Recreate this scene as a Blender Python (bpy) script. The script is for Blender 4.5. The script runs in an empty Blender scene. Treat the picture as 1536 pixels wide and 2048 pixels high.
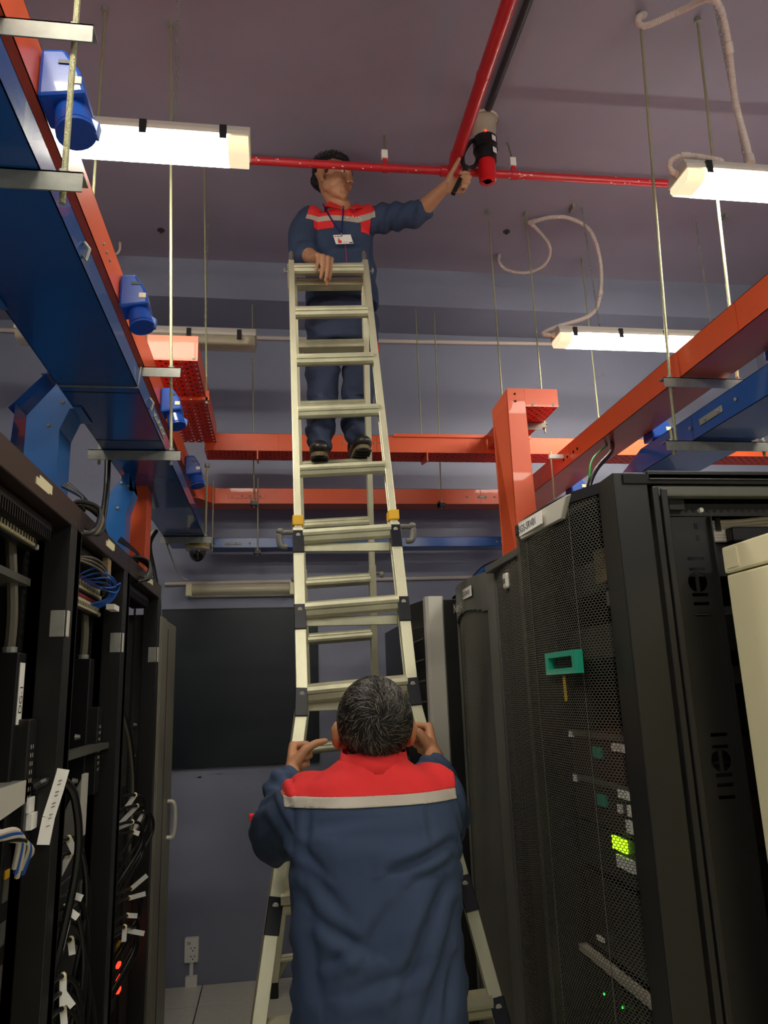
import bpy, math, random
import numpy as np
from mathutils import Vector, Matrix, noise
random.seed(7)
S = bpy.context.scene
# ---------------------------------------------------------------- camera, world, exposure
F = 1500.0; H = 1.56
_d = np.array([-218., 366., F]); _u = np.array([-218., -6277., F])
_Y = _d/np.linalg.norm(_d); _Z = _u/np.linalg.norm(_u); _X = np.cross(_Z, _Y); _X /= np.linalg.norm(_X)
if _X[0] < 0: _X = -_X
_Z = np.cross(_Y, _X); _Z = _Z if _Z[1] < 0 else -_Z
RW = np.array([_X, _Y, _Z])            # world = RW @ (right, down, forward)
camd = bpy.data.cameras.new('camera'); cam = bpy.data.objects.new('camera', camd); S.collection.objects.link(cam)
camd.sensor_fit = 'HORIZONTAL'; camd.sensor_width = 36.0; camd.lens = 36.0*F/1536.0; camd.clip_start = .02
cm = np.eye(4); cm[:3, 0] = RW[:, 0]; cm[:3, 1] = -RW[:, 1]; cm[:3, 2] = -RW[:, 2]; cm[:3, 3] = (0, 0, H)
cam.matrix_world = Matrix(cm.tolist()); S.camera = cam
S.view_settings.view_transform = 'Standard'; S.view_settings.look = 'None'
S.view_settings.exposure = 2.95; S.view_settings.gamma = 1.0; S.view_settings.use_curve_mapping = False
wd = bpy.data.worlds.new('world'); S.world = wd; wd.use_nodes = True
wd.node_tree.nodes['Background'].inputs[0].default_value = (.5, .5, .55, 1)
wd.node_tree.nodes['Background'].inputs[1].default_value = .05
LAMP = 6.0      # brightness of the lit tubes
S.cycles.max_bounces = 7; S.cycles.transparent_max_bounces = 16; S.cycles.sample_clamp_indirect = 4.0

def P(x, y, X=None, Y=None, Z=None):
    "point of the room seen at a pixel of the photograph, at a known X, Y or Z"
    r = RW @ np.array([x-768., y-1024., F])
    t = X/r[0] if X is not None else (Y/r[1] if Y is not None else (Z-H)/r[2])
    return Vector((r*t + np.array([0, 0, H])).tolist())

# ---------------------------------------------------------------- materials
def srgb(c):
    return tuple(((v/255)/12.92 if v/255 <= .04045 else ((v/255+.055)/1.055)**2.4) for v in c)
MATS = {}
def mat(name, col, rough=.5, metal=0, var=.0, scale=8, bump=0, bscale=60, emit=0, ecol=None, stretch=(1, 1, 1), trans=0, coat=0, alpha=1, aniso=None):
    if name in MATS: return MATS[name]
    m = bpy.data.materials.new(name); m.use_nodes = True; MATS[name] = m
    nt = m.node_tree; b = nt.nodes['Principled BSDF']; c = srgb(col)
    b.inputs['Base Color'].default_value = (*c, 1); b.inputs['Roughness'].default_value = rough; b.inputs['Metallic'].default_value = metal
    b.inputs['Coat Weight'].default_value = coat; b.inputs['Transmission Weight'].default_value = trans; b.inputs['Alpha'].default_value = alpha
    if var or bump:
        tc = nt.nodes.new('ShaderNodeTexCoord'); mp = nt.nodes.new('ShaderNodeMapping'); mp.inputs['Scale'].default_value = stretch
        nt.links.new(tc.outputs['Object'], mp.inputs[0])
    if var:
        n = nt.nodes.new('ShaderNodeTexNoise'); n.inputs['Scale'].default_value = scale; n.inputs['Detail'].default_value = 5; n.inputs['Roughness'].default_value = .6
        r = nt.nodes.new('ShaderNodeValToRGB'); e = r.color_ramp.elements
        e[0].position = .3; e[1].position = .7
        e[0].color = (*[v*(1-var) for v in c], 1); e[1].color = (*[min(1, v*(1+var)) for v in c], 1)
        nt.links.new(mp.outputs[0], n.inputs['Vector']); nt.links.new(n.outputs['Fac'], r.inputs[0]); nt.links.new(r.outputs[0], b.inputs['Base Color'])
    if bump:
        n2 = nt.nodes.new('ShaderNodeTexNoise'); n2.inputs['Scale'].default_value = bscale; n2.inputs['Detail'].default_value = 4
        bp = nt.nodes.new('ShaderNodeBump'); bp.inputs['Strength'].default_value = bump; bp.inputs['Distance'].default_value = .01
        nt.links.new(mp.outputs[0], n2.inputs['Vector']); nt.links.new(n2.outputs['Fac'], bp.inputs['Height']); nt.links.new(bp.outputs[0], b.inputs['Normal'])
    if emit:
        b.inputs['Emission Color'].default_value = (*(ecol or c), 1); b.inputs['Emission Strength'].default_value = emit
    return m
def mesh_mat(name, col, pitch, rough=.4, hole=.3, metal=.6):
    "perforated sheet: staggered round holes cut by a procedural pattern, real see-through openings"
    m = mat(name, col, rough, metal); nt = m.node_tree; b = nt.nodes['Principled BSDF']
    tc = nt.nodes.new('ShaderNodeTexCoord'); sp = nt.nodes.new('ShaderNodeSeparateXYZ'); nt.links.new(tc.outputs['UV'], sp.inputs[0])
    def mth(op, a, c=None):
        n = nt.nodes.new('ShaderNodeMath'); n.operation = op
        for i, v in enumerate((a, c)):
            if v is None: continue
            if isinstance(v, (int, float)): n.inputs[i].default_value = v
            else: nt.links.new(v, n.inputs[i])
        return n.outputs[0]
    def dist(ox, oy):
        fx = mth('SUBTRACT', mth('FRACT', mth('ADD', mth('MULTIPLY', sp.outputs[0], 1/pitch), ox)), .5)
        fy = mth('MULTIPLY', mth('SUBTRACT', mth('FRACT', mth('ADD', mth('MULTIPLY', sp.outputs[1], 1/(pitch*1.732)), oy)), .5), 1.732)
        return mth('SQRT', mth('ADD', mth('MULTIPLY', fx, fx), mth('MULTIPLY', fy, fy)))
    dm = mth('MINIMUM', dist(0, 0), dist(.5, .5))
    nt.links.new(mth('GREATER_THAN', dm, hole), b.inputs['Alpha'])
    return m
M_ = dict(
 wall=mat('wall_paint', (138, 142, 162), .55, var=.05, scale=2, bump=.08, bscale=35),
 ceil=mat('ceiling_paint', (156, 150, 166), .6, var=.07, scale=1.2, bump=.1, bscale=22),
 tile=mat('floor_tile', (242, 238, 218), .35, var=.05, scale=30),
 gap=mat('tile_gap', (18, 18, 18), .8),
 blue=mat('blue_tray_paint', (28, 82, 158), .25, coat=.5, bump=.05, bscale=12, var=.06, scale=3),
 blue2=mat('light_blue_paint', (52, 120, 196), .3, coat=.3, var=.08, scale=5),
 orange=mat('orange_tray_paint', (238, 96, 48), .4, coat=.12, var=.04, scale=4, bump=.03, bscale=10),
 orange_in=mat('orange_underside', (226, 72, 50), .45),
 red=mat('red_pipe_paint', (205, 38, 46), .3, coat=.3, var=.1, scale=14, bump=.15, bscale=40),
 chip=mat('paint_chip', (225, 220, 215), .6),
 steel=mat('galvanised_steel', (158, 159, 150), .55, .5, var=.18, scale=18, bump=.05),
 rod=mat('threaded_rod_zinc', (190, 190, 150), .4, .8, bump=.5, bscale=400),
 alu=mat('ladder_aluminium', (226, 224, 192), .42, .55, var=.1, scale=10, bump=.06, bscale=80, stretch=(1, 1, .3)),
 alu2=mat('rung_aluminium', (205, 203, 172), .45, .6, var=.2, scale=7, bump=.06, bscale=60),
 cap=mat('navy_plastic', (14, 15, 26), .35),
 black=mat('black_plastic', (22, 22, 23), .4),
 knob=mat('grey_knob_plastic', (110, 108, 100), .4),
 yellow=mat('yellow_sticker', (235, 180, 30), .5),
 rackb=mat('black_rack_paint', (29, 29, 27), .38, var=.1, scale=6),
 rackt=mat('black_rack_brown_reflection', (46, 34, 31), .34),  # black top beam and roof, with a brownish reflection put into the colour
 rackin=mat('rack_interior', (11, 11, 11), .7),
 rackg=mat('graphite_paint', (92, 92, 86), .42, .2),
 doorg=mat('grey_door_paint', (130, 126, 112), .45, .1, var=.03, scale=3),
 silver=mat('silver_trim', (222, 219, 205), .4, .3),
 cream=mat('cream_panel', (244, 236, 192), .45),
 pport=mat('patch_port_cream', (200, 190, 150), .5),
 pred=mat('red_strip', (130, 22, 24), .5),
 white=mat('white_tag', (250, 248, 240), .6),
 ink=mat('black_ink', (20, 20, 22), .7),
 conduit=mat('white_conduit', (214, 200, 190), .5),
 housing=mat('lamp_housing', (214, 208, 196), .45),
 diff_on=mat('lit_diffuser', (255, 250, 235), .4, emit=LAMP, ecol=(1, .95, .82)),
 tube_on=mat('lit_tube', (255, 250, 235), .4, emit=LAMP*.8, ecol=(1, .95, .82)),
 diff_end=mat('diffuser_end', (250, 236, 170), .3, emit=.10, ecol=(1, .93, .62)),
 diff_off=mat('clear_diffuser', (225, 215, 185), .15, alpha=.45),
 tube=mat('fluorescent_tube', (240, 232, 205), .4),
 sock=mat('blue_socket_plastic', (30, 82, 178), .25, coat=.3),
 sockl=mat('blue_socket_light', (70, 115, 195), .3, coat=.2),
 cableb=mat('black_cable', (18, 18, 18), .4), cablew=mat('white_cable', (214, 206, 190), .5), cableg=mat('green_cable', (40, 170, 70), .5),
 cablebl=mat('blue_cable', (30, 90, 180), .45), cablegr=mat('grey_cable', (100, 95, 80), .4),
 navy=mat('navy_cloth', (52, 68, 96), .85, var=.12, scale=3, bump=.3, bscale=9),
 navyp=mat('navy_trousers', (54, 64, 90), .85, var=.12, scale=5, bump=.4, bscale=14),
 redc=mat('red_cloth', (234, 48, 50), .85, var=.08, scale=6, bump=.2, bscale=12),
 stripe=mat('reflective_tape', (186, 178, 164), .45, bump=.05),
 skin=mat('skin', (196, 138, 98), .5, var=.07, scale=25, bump=.12, bscale=70),
 skin2=mat('skin_upper', (190, 140, 104), .5, var=.06, scale=25, bump=.1, bscale=60),
 lip=mat('lips', (172, 112, 92), .5), hair=mat('black_hair', (16, 16, 17), .5, bump=.5, bscale=120),
 hairs=mat('dark_hair_strand', (34, 31, 28), .38), hairg=mat('grey_hair_strand', (122, 116, 102), .4),
 shoe=mat('black_leather', (34, 32, 26), .35, bump=.2, bscale=90), sole=mat('shoe_sole', (110, 96, 66), .7),
 teal=mat('teal_emblem', (30, 160, 130), .3, coat=.3), brass=mat('yellow_strip', (190, 160, 40), .4),
 board=mat('blackboard', (16, 30, 34), .4, var=.35, scale=4, bump=.03),
 smudge=mat('plaster_smudge', (140, 140, 152), .8),
 led_r=mat('red_led', (255, 40, 20), .4, emit=.6), led_g=mat('green_led', (40, 255, 60), .4, emit=.6), lcd=mat('green_display', (170, 255, 20), .4, emit=.25),
 glass=mat('dome_glass', (8, 8, 9), .05, coat=1), cup=mat('clear_cup', (205, 190, 170), .2, alpha=.62), detw=mat('detector_white', (225, 212, 190), .5, var=.2, scale=30),
 testr=mat('tester_red', (225, 20, 30), .35, coat=.2), dark=mat('dark_conduit', (58, 56, 62), .45),
 server=mat('server_front', (48, 48, 46), .4, .4), serverl=mat('server_bright', (250, 248, 240), .5, .0), serverb=mat('server_brown', (40, 26, 24), .5),
 wood=mat('velcro_tan', (150, 130, 96), .8), pink=mat('pink_thread', (190, 40, 90), .7), lan=mat('lanyard_blue', (20, 26, 90), .6),
 fine=mesh_mat('fine_door_mesh', (112, 110, 100), .0075), fine2=mesh_mat('fine_grey_mesh', (140, 138, 126), .006), mesh3=mesh_mat('black_door_mesh', (30, 30, 28), .01),
 rackm=mat('mid_grey_door_paint', (108, 108, 100), .42, .2),
 alarm=mat('camera_white', (190, 186, 168), .4))

# ---------------------------------------------------------------- mesh helpers
ORG = {}
def base(o): return ORG.get(o.name, Vector((0, 0, 0)))
def tag(o, label=None, cat=None, group=None, kind=None):
    for k, v in (('label', label), ('category', cat), ('group', group), ('kind', kind)):
        if v: o[k] = v
    return o
def thing(name, label, cat, loc=(0, 0, 0), group=None):
    o = bpy.data.objects.new(name, None); S.collection.objects.link(o); o.empty_display_size = .05
    o.location = loc; ORG[o.name] = Vector(loc); return tag(o, label, cat, group)
def V(*a): return Vector(a)
def frame(d, up=None):
    d = d.normalized(); up = up or (V(0, 0, 1) if abs(d.z) < .95 else V(0, 1, 0))
    s = d.cross(up).normalized(); return s, s.cross(d).normalized(), d
class MB:
    def __init__(s): s.v = []; s.f = []; s.mi = []; s.cur = 0; s.uv = None
    def add(s, vs, fs):
        n = len(s.v); s.v += [tuple(p) for p in vs]; s.f += [[n+i for i in f] for f in fs]; s.mi += [s.cur]*len(fs); return s
    def box(s, x0, x1, y0, y1, z0, z1):
        return s.add([(x, y, z) for x in (x0, x1) for y in (y0, y1) for z in (z0, z1)],
                     [[0, 1, 3, 2], [4, 6, 7, 5], [0, 4, 5, 1], [2, 3, 7, 6], [0, 2, 6, 4], [1, 5, 7, 3]])
    def bar(s, p, q, w, h, up=None):
        p, q = Vector(p), Vector(q); a, b, d = frame(q-p, Vector(up) if up else None)
        vs = [c + a*(i*w/2) + b*(j*h/2) for c in (p, q) for i in (-1, 1) for j in (-1, 1)]
        return s.add(vs, [[0, 1, 3, 2], [4, 6, 7, 5], [0, 4, 5, 1], [2, 3, 7, 6], [0, 2, 6, 4], [1, 5, 7, 3]])
    def tube(s, pts, r, n=10, caps=True, ell=None):
        pts = [Vector(p) for p in pts]; R = r if isinstance(r, (list, tuple)) else [r]*len(pts)
        vs = []; fs = []; a = None
        for i, p in enumerate(pts):
            t = (pts[min(i+1, len(pts)-1)]-pts[max(i-1, 0)])
            t = t.normalized() if t.length > 1e-9 else V(0, 0, 1)
            if a is None: a = frame(t)[0]
            a = (a - t*a.dot(t)).normalized(); b = t.cross(a)
            for k in range(n):
                th = 2*math.pi*k/n; e = ell or (1, 1)
                vs.append(p + (a*math.cos(th)*e[0] + b*math.sin(th)*e[1])*R[i])
        m = len(pts)
        for i in range(m-1):
            for k in range(n): fs.append([i*n+k, i*n+(k+1) % n, (i+1)*n+(k+1) % n, (i+1)*n+k])
        if caps: fs.append(list(range(n))[::-1]); fs.append([(m-1)*n+k for k in range(n)])
        return s.add(vs, fs)
    def cyl(s, p, q, r0, r1=None, n=16): return s.tube([p, q], [r0, r0 if r1 is None else r1], n)
    def ell(s, c, r, R=None, nu=16, nv=10):
        vs = []; fs = []; c = Vector(c)
        for j in range(nv+1):
            ph = math.pi*j/nv
            for i in range(nu):
                th = 2*math.pi*i/nu; p = V(r[0]*math.sin(ph)*math.cos(th), r[1]*math.sin(ph)*math.sin(th), r[2]*math.cos(ph))
                vs.append(c + (R @ p if R else p))
        for j in range(nv):
            for i in range(nu): fs.append([j*nu+i, (j+1)*nu+i, (j+1)*nu+(i+1) % nu, j*nu+(i+1) % nu])
        return s.add(vs, fs)
    def prism(s, poly, vec):
        poly = [Vector(p) for p in poly]; vec = Vector(vec); n = len(poly)
        return s.add(poly+[p+vec for p in poly], [list(range(n))[::-1], [n+i for i in range(n)]]+[[i, (i+1) % n, n+(i+1) % n, n+i] for i in range(n)])
    def quad(s, *p): return s.add(p, [list(range(len(p)))])
    def plate(s, o, u, v, nu, nv, hu=.5, hv=.5, stagger=False):
        "sheet of nu x nv cells, each with a rectangular hole"
        o, u, v = Vector(o), Vector(u), Vector(v)
        for j in range(nv):
            for i in range(nu):
                a = i/nu; b = (i+1)/nu; c = j/nv; d = (j+1)/nv
                h = hu if not (stagger and (i+j) % 2) else .02
                k = hv if h > .03 else .02
                am = (a+b)/2; cm_ = (c+d)/2; ha = (b-a)*h/2; hc = (d-c)*k/2
                O = [o+u*x+v*y for x, y in ((a, c), (b, c), (b, d), (a, d))]
                if h < .03: s.add(O, [[0, 1, 2, 3]]); continue
                I = [o+u*x+v*y for x, y in ((am-ha, cm_-hc), (am+ha, cm_-hc), (am+ha, cm_+hc), (am-ha, cm_+hc))]
                s.add(O+I, [[0, 1, 5, 4], [1, 2, 6, 5], [2, 3, 7, 6], [3, 0, 4, 7]])
        return s
    def build(s, name, m, parent=None, smooth=False, bevel=0, label=None, uvx=None, kind=None):
        me = bpy.data.meshes.new(name); off = base(parent) if parent else V(0, 0, 0)
        me.from_pydata([(p[0]-off.x, p[1]-off.y, p[2]-off.z) for p in s.v], [], s.f); me.update()
        ms = m if isinstance(m, (list, tuple)) else [m]
        for q in ms: me.materials.append(M_[q] if isinstance(q, str) else q)
        if len(ms) > 1: me.polygons.foreach_set('material_index', s.mi)
        if uvx:
            uv = me.uv_layers.new(name='UVMap')
            for l in me.loops: uv.data[l.index].uv = uvx(Vector(s.v[l.vertex_index]))
        if smooth:
            me.polygons.foreach_set('use_smooth', [True]*len(me.polygons))
            if smooth is not True: me.set_sharp_from_angle(angle=smooth)
        o = bpy.data.objects.new(name, me); S.collection.objects.link(o)
        if parent: o.parent = parent
        ORG[o.name] = off
        if bevel:
            b = o.modifiers.new('bevel', 'BEVEL'); b.width = bevel; b.segments = 2; b.limit_method = 'ANGLE'
        if label: o['label'] = label
        if kind: o['kind'] = kind
        return o
SA = .6
def curve_pts(ctrl, n=8):
    "Catmull-Rom through control points"
    c = [Vector(p) for p in ctrl]; out = []
    for i in range(len(c)-1):
        p0 = c[max(i-1, 0)]; p1 = c[i]; p2 = c[i+1]; p3 = c[min(i+2, len(c)-1)]
        for k in range(n):
            t = k/n; out.append(.5*((2*p1)+(p2-p0)*t+(2*p0-5*p1+4*p2-p3)*t*t+(3*p1-p0-3*p2+p3)*t**3))
    out.append(c[-1]); return out
def one(name, mb, m, label, cat, group=None, **k):
    return tag(mb.build(name, m, **k), label, cat, group)
FONT = {}
def text(body, name, m, parent, origin, right, up, height, depth=.0006):
    "flat printed lettering as real mesh"
    cu = bpy.data.curves.new(name, 'FONT'); cu.body = body; cu.size = 1; cu.extrude = 0
    to = bpy.data.objects.new(name, cu); S.collection.objects.link(to); dg = bpy.context.evaluated_depsgraph_get()
    me = bpy.data.meshes.new_from_object(to.evaluated_get(dg)); bpy.data.objects.remove(to)
    r = Vector(right).normalized(); u = Vector(up).normalized(); n = r.cross(u); off = base(parent); o3 = Vector(origin)
    for v in me.vertices: p = o3 + r*(v.co.x*height) + u*(v.co.y*height) + n*depth - off; v.co = p
    me.materials.clear(); me.materials.append(M_[m]); ob = bpy.data.objects.new(name, me); S.collection.objects.link(ob); ob.parent = parent; ORG[ob.name] = off
    return ob
# ---------------------------------------------------------------- room shell
WY = 4.79; BY = 4.40; BZ = 4.015; CZ = 4.286; XL = -2.3; XR = 3.6; YB = -3.2
def struct(name, mb, m, **k):
    o = mb.build(name, m, **k); o['kind'] = 'structure'; return o
fl = struct('floor', MB().box(XL, XR, YB, WY, -.06, -.012), 'gap')
ts = None
ys = [WY-.30, WY]; y = WY-.30
while y > YB+.6: ys.insert(0, y-.6); y -= .6
xs = [-.40+.6*k for k in range(-3, 7)]
for i in range(len(xs)-1):
    for j in range(len(ys)-1):
        MB().box(xs[i]+.003, xs[i+1]-.003, ys[j]+.003, ys[j+1]-.003, -.012, 0).build('floor_tile', 'tile', fl, bevel=.001)
struct('ceiling', MB().box(XL, XR, YB, BY, CZ, CZ+.1), 'ceil')
struct('trim_1', MB().box(XL, XR, BY, WY, BZ, CZ+.1), 'wall')        # the beam along the far wall
struct('wall_back', MB().box(XL, XR, WY, WY+.1, -.06, CZ), 'wall')
struct('wall_left', MB().box(XL-.1, XL, YB, WY, -.06, CZ), 'wall')
struct('wall_right', MB().box(XR, XR+.1, YB, WY, -.06, CZ), 'wall')
struct('wall_front', MB().box(XL, XR, YB-.1, YB, -.06, CZ), 'wall')
# blackboard and smudges on the far wall
a = P(325, 1222, Y=WY); b = P(633, 1225, Y=WY); c = P(345, 1535, Y=WY)
bd = thing('wall_board', 'large black board panel fixed to the far wall behind the ladder', 'board', (a.x, WY, c.z))
MB().box(a.x, b.x, WY-.02, WY-.001, c.z, a.z).build('panel', 'board', bd)
e = MB(); e.box(a.x, b.x, WY-.024, WY-.001, a.z, a.z+.008); e.box(b.x, b.x+.006, WY-.024, WY-.001, c.z, a.z); e.box(a.x, b.x, WY-.024, WY-.001, c.z-.006, c.z)
e.build('edge_strip', 'black', bd)
sm = MB()
for i in range(26):
    p = P(350+random.random()*235, 1548+random.gauss(0, 7), Y=WY-.001); w = .006+random.random()*.016
    sm.add([(p.x+w*math.cos(t)*(1+random.random()*.6), p.y, p.z+w*.35*math.sin(t)*(1+random.random()*.6)) for t in np.linspace(0, 6.28, 8)[:-1]], [list(range(7))[::-1]])
for (x, y) in ((1190, 740), (1205, 750), (1185, 770), (1196, 755)):
    p = P(x, y, Y=WY-.001); w = .014
    sm.add([(p.x+w*math.cos(t)*(1+random.random()*.8), p.y, p.z+w*.8*math.sin(t)*(1+random.random()*.8)) for t in np.linspace(0, 6.28, 8)[:-1]], [list(range(7))[::-1]])
one('plaster_smudges', sm, 'smudge', 'pale plaster scuffs on the far wall below the black board', 'wall marks', kind='stuff')
# far wall: conduits, outlet, wall lamp
def pipe(name, pts, r, m, label, cat='pipe', n=12): return one(name, MB().tube(pts, r, n), m, label, cat, smooth=SA)
pipe('wall_conduit', [P(330, 1168, Y=WY-.014), P(960, 1154, Y=WY-.014), V(2.4, WY-.014, P(960, 1154, Y=WY-.014).z)], .012, 'conduit', 'white plastic conduit running along the far wall just above the black board', 'conduit')
q0 = P(740, 682, Y=WY-.016); q1 = P(1110, 688, Y=WY-.016)
pipe('wall_conduit', [V(-1.9, WY-.016, q0.z-.01), q0, q1, V(3.4, WY-.016, q1.z+.02)], .015, 'conduit', 'white plastic conduit running high on the far wall just under the beam', 'conduit')
ou = thing('wall_outlet', 'white double power outlet near the floor on the far wall', 'outlet', P(384, 1970, Y=WY))
c = P(384, 1897, Y=WY)
MB().box(c.x-.038, c.x+.038, WY-.035, WY, c.z-.062, c.z+.062).build('plate', 'white', ou, bevel=.004)
h = MB()
for dz in (-.03, .012):
    for dx, ddz in ((-.002, 0), (.018, 0), (.008, -.014)): h.cyl((c.x+dx, WY-.036, c.z+dz+ddz), (c.x+dx, WY-.034, c.z+dz+ddz), .0035, n=8)
h.build('socket_holes', 'ink', ou)
MB().box(c.x-.024, c.x-.004, WY-.039, WY-.034, c.z+.03, c.z+.045).build('switch', 'conduit', ou)
MB().tube([(c.x, WY-.012, c.z-.06), (c.x, WY-.012, .03)], .011, 10).build('feed_pipe', 'white', ou, smooth=SA)
MB().box(c.x-.03, c.x+.034, WY-.03, WY, 0.0, .055).build('floor_box', 'white', ou, bevel=.002)

# ---------------------------------------------------------------- ceiling lamps
def chain_mb(p, q, pitch=.021):
    p, q = Vector(p), Vector(q); n = int((q-p).length/pitch); s, u, d = frame(q-p); m = MB()
    for i in range(n):
        c = p.lerp(q, (i+.5)/n); a, b = (s, u) if i % 2 else (u, s)
        ring = [c + d*(math.sin(t)*.0155) + a*(math.cos(t)*.0065) for t in np.linspace(0, 2*math.pi, 9)]
        m.tube(ring, .0017, 4, caps=False)
    return m
def lamp(label, x0, x1, y, z, lit, chains=(), group='twin tube batten lamps'):
    t = thing('ceiling_lamp', label, 'lamp', ((x0+x1)/2, y, z), group)
    prof = [(-.062, .048), (-.068, .03), (-.052, .004), (-.03, 0), (.03, 0), (.052, .004), (.068, .03), (.062, .048)]
    hous = [(-.07, .045), (-.07, .062), (-.05, .095), (.05, .095), (.07, .062), (.07, .045)]
    MB().prism([(x0, y+a, z+b) for a, b in hous], (x1-x0, 0, 0)).build('housing', 'housing', t, bevel=.003)
    def dif(a0, a1, m): MB().prism([(a0, y+a, z+b) for a, b in prof], (a1-a0, 0, 0)).build('diffuser', m, t, smooth=.9)
    if lit:
        dif(x0+.075, x1-.075, 'diff_on'); dif(x0+.006, x0+.0749, 'diff_end'); dif(x1-.0749, x1-.006, 'diff_end')
    else:
        for s in (-.027, .027): MB().tube([(x0+.06, y+s, z+.024), (x1-.06, y+s, z+.024)], .013, 12).build('tube', 'tube', t, smooth=SA)
        for xx in (x0+.045, x1-.06): MB().box(xx, xx+.016, y-.05, y+.05, z+.008, z+.045).build('lamp_holder', 'white', t)
        dif(x0+.006, x1-.006, 'diff_off')
    n = 5
    for i in range(n):
        xx = x0+.09+(x1-x0-.18)*i/(n-1)
        MB().box(xx-.012, xx+.012, y-.076, y-.066, z+.022, z+.075).build('clip', 'black', t)
    for (cx, cy, cz) in chains:
        MB().box(cx-.014, cx+.014, y-.02, y+.02, z+.095, z+.112).build('hanger_bracket', 'steel', t)
        chain_mb((cx, y, z+.11), (cx+(cy), y, cz)).build('chain', 'steel', t)
    return t
LZ = 3.38
lamp('lit twin tube lamp at upper left, hanging in front of the red pipe', -1.32, -.085, 2.30, LZ, True, ((-.345, -.005, CZ), (-1.1, 0, CZ)))
lamp('lit twin tube lamp at upper right edge, with white corrugated hose looping from its end', 1.52, 2.77, 2.30, LZ, True, ((1.82, -.02, CZ), (2.5, 0, CZ)))
lamp('lit twin tube lamp further back on the right, above the red tray', 1.545, 2.79, 3.66, LZ+.02, True, ((1.815, -.03, CZ), (2.5, 0, CZ)))
lamp('unlit twin tube lamp on the left, behind the perforated orange tray', -1.335, -.10, 3.83, LZ+.02, False, ((-.375, 0, CZ), (-1.1, 0, CZ)))
for i, (x, y) in enumerate(((-1.1, .5), (1.45, .5), (-1.1, -1.4), (1.45, -1.4))):
    lamp(('lit twin tube lamp just behind the photographer on the left', 'lit twin tube lamp just behind the photographer on the right', 'lit twin tube lamp far behind the photographer on the left', 'lit twin tube lamp far behind the photographer on the right')[i], x, x+1.25, y, LZ, True, ((x+.25, 0, CZ), (x+1.0, 0, CZ)))
a = P(373, 1180, Y=WY-.04); b = P(590, 1180, Y=WY-.04)
wl = thing('wall_lamp', 'short unlit tube lamp mounted on the far wall above the black board', 'lamp', (a.x, WY, a.z-.04))
MB().box(a.x, b.x, WY-.03, WY-.001, a.z-.045, a.z+.035).build('housing', 'housing', wl, bevel=.003)
MB().tube([(a.x+.03, WY-.05, a.z), (b.x-.03, WY-.05, a.z)], .018, 12).build('tube', 'tube', wl, smooth=SA)
MB().tube([(a.x+.01, WY-.052, a.z-.003), (b.x-.01, WY-.052, a.z-.003)], .034, 16).build('diffuser', 'diff_off', wl, smooth=SA)
for xx in (a.x, b.x-.035): MB().box(xx, xx+.035, WY-.095, WY-.02, a.z-.045, a.z+.035).build('end_cap', 'cream', wl, bevel=.006)

# ---------------------------------------------------------------- sprinkler pipes, detector conduit
PZ = 4.02
pa = P(400, 315, Z=PZ); pb = P(1350, 368, Z=PZ); sl = (pb.y-pa.y)/(pb.x-pa.x)
def py(x): return pa.y+(x-pa.x)*sl
bp = thing('sprinkler_pipe', 'thin red painted pipe running across under the ceiling, past the face of the man', 'pipe', (.5, 3.03, PZ))
MB().tube([(-1.9, py(-1.9), PZ), (3.2, py(3.2), PZ)], .0195, 16).build('pipe_run', 'red', bp, smooth=SA)
tx = P(903, 345, Z=PZ).x; ty = py(tx)
MB().tube([(tx-.06, py(tx-.06), PZ), (tx-.055, py(tx-.055), PZ), (tx+.055, py(tx+.055), PZ), (tx+.06, py(tx+.06), PZ)], [.022, .028, .028, .022], 16).build('tee_fitting', 'red', bp, smooth=SA)
for xx in (P(770, 335, Z=PZ).x, P(1025, 355, Z=PZ).x):
    MB().tube([(xx-.014, py(xx), PZ), (xx+.014, py(xx), PZ)], .0235, 14).build('clamp', 'red', bp, smooth=SA)
    MB().box(xx-.01, xx+.01, py(xx)-.006, py(xx)+.006, PZ+.02, PZ+.05).build('clamp_neck', 'red', bp)
    MB().box(xx-.015, xx+.015, py(xx)-.012, py(xx)+.012, PZ+.05, PZ+.095).build('hanger_nut', 'white', bp, bevel=.002)
    MB().tube([(xx, py(xx), PZ+.09), (xx+.02, py(xx)+.1, CZ)], .005, 8).build('hanger_rod', 'rod', bp)
ch = MB()
for i in range(46):
    x = random.choice((random.uniform(-.1, 1.9), random.gauss(1.2, .05), random.gauss(.3, .1))); t = random.uniform(2.6, 5.2); y = py(x)
    c = V(x, y+.0198*math.cos(t), PZ+.0198*math.sin(t)); w = random.uniform(.002, .006)
    tg = V(0, -math.sin(t), math.cos(t)); ch.add([c-V(w, 0, 0)-tg*w*.5, c+V(w*.6, 0, 0)-tg*w*.4, c+V(w, 0, 0)+tg*w*.5, c-V(w*.5, 0, 0)+tg*w*.6], [[0, 1, 2, 3]])
ch.build('paint_chips', 'chip', bp, kind='stuff')
mp_ = thing('sprinkler_main', 'thick red painted pipe running overhead from the tee towards the top of the photo', 'pipe', (tx, 2, PZ))
MB().tube([(tx, ty-.02, PZ), (tx, ty-.075, PZ)], .027, 16).build('threaded_collar', 'red', mp_, smooth=SA)
MB().tube([(tx, ty-.07, PZ+.004), (tx, -1.5, PZ+.01)], .03, 20).build('pipe_run', 'red', mp_, smooth=SA)
for yy in (2.5, 2.98): MB().tube([(tx, yy, PZ+.006), (tx, yy+.012, PZ+.006)], .0325, 20).build('joint_ring', 'red', mp_, smooth=SA)
one('ceiling_conduit', MB().tube([(1.015, 2.945, CZ-.019), (1.02, 2.2, CZ-.019), (1.03, -1, CZ-.019)], .018, 12), 'dark', 'dark grey painted conduit on the ceiling leading to the smoke detector', 'conduit', smooth=SA)
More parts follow.
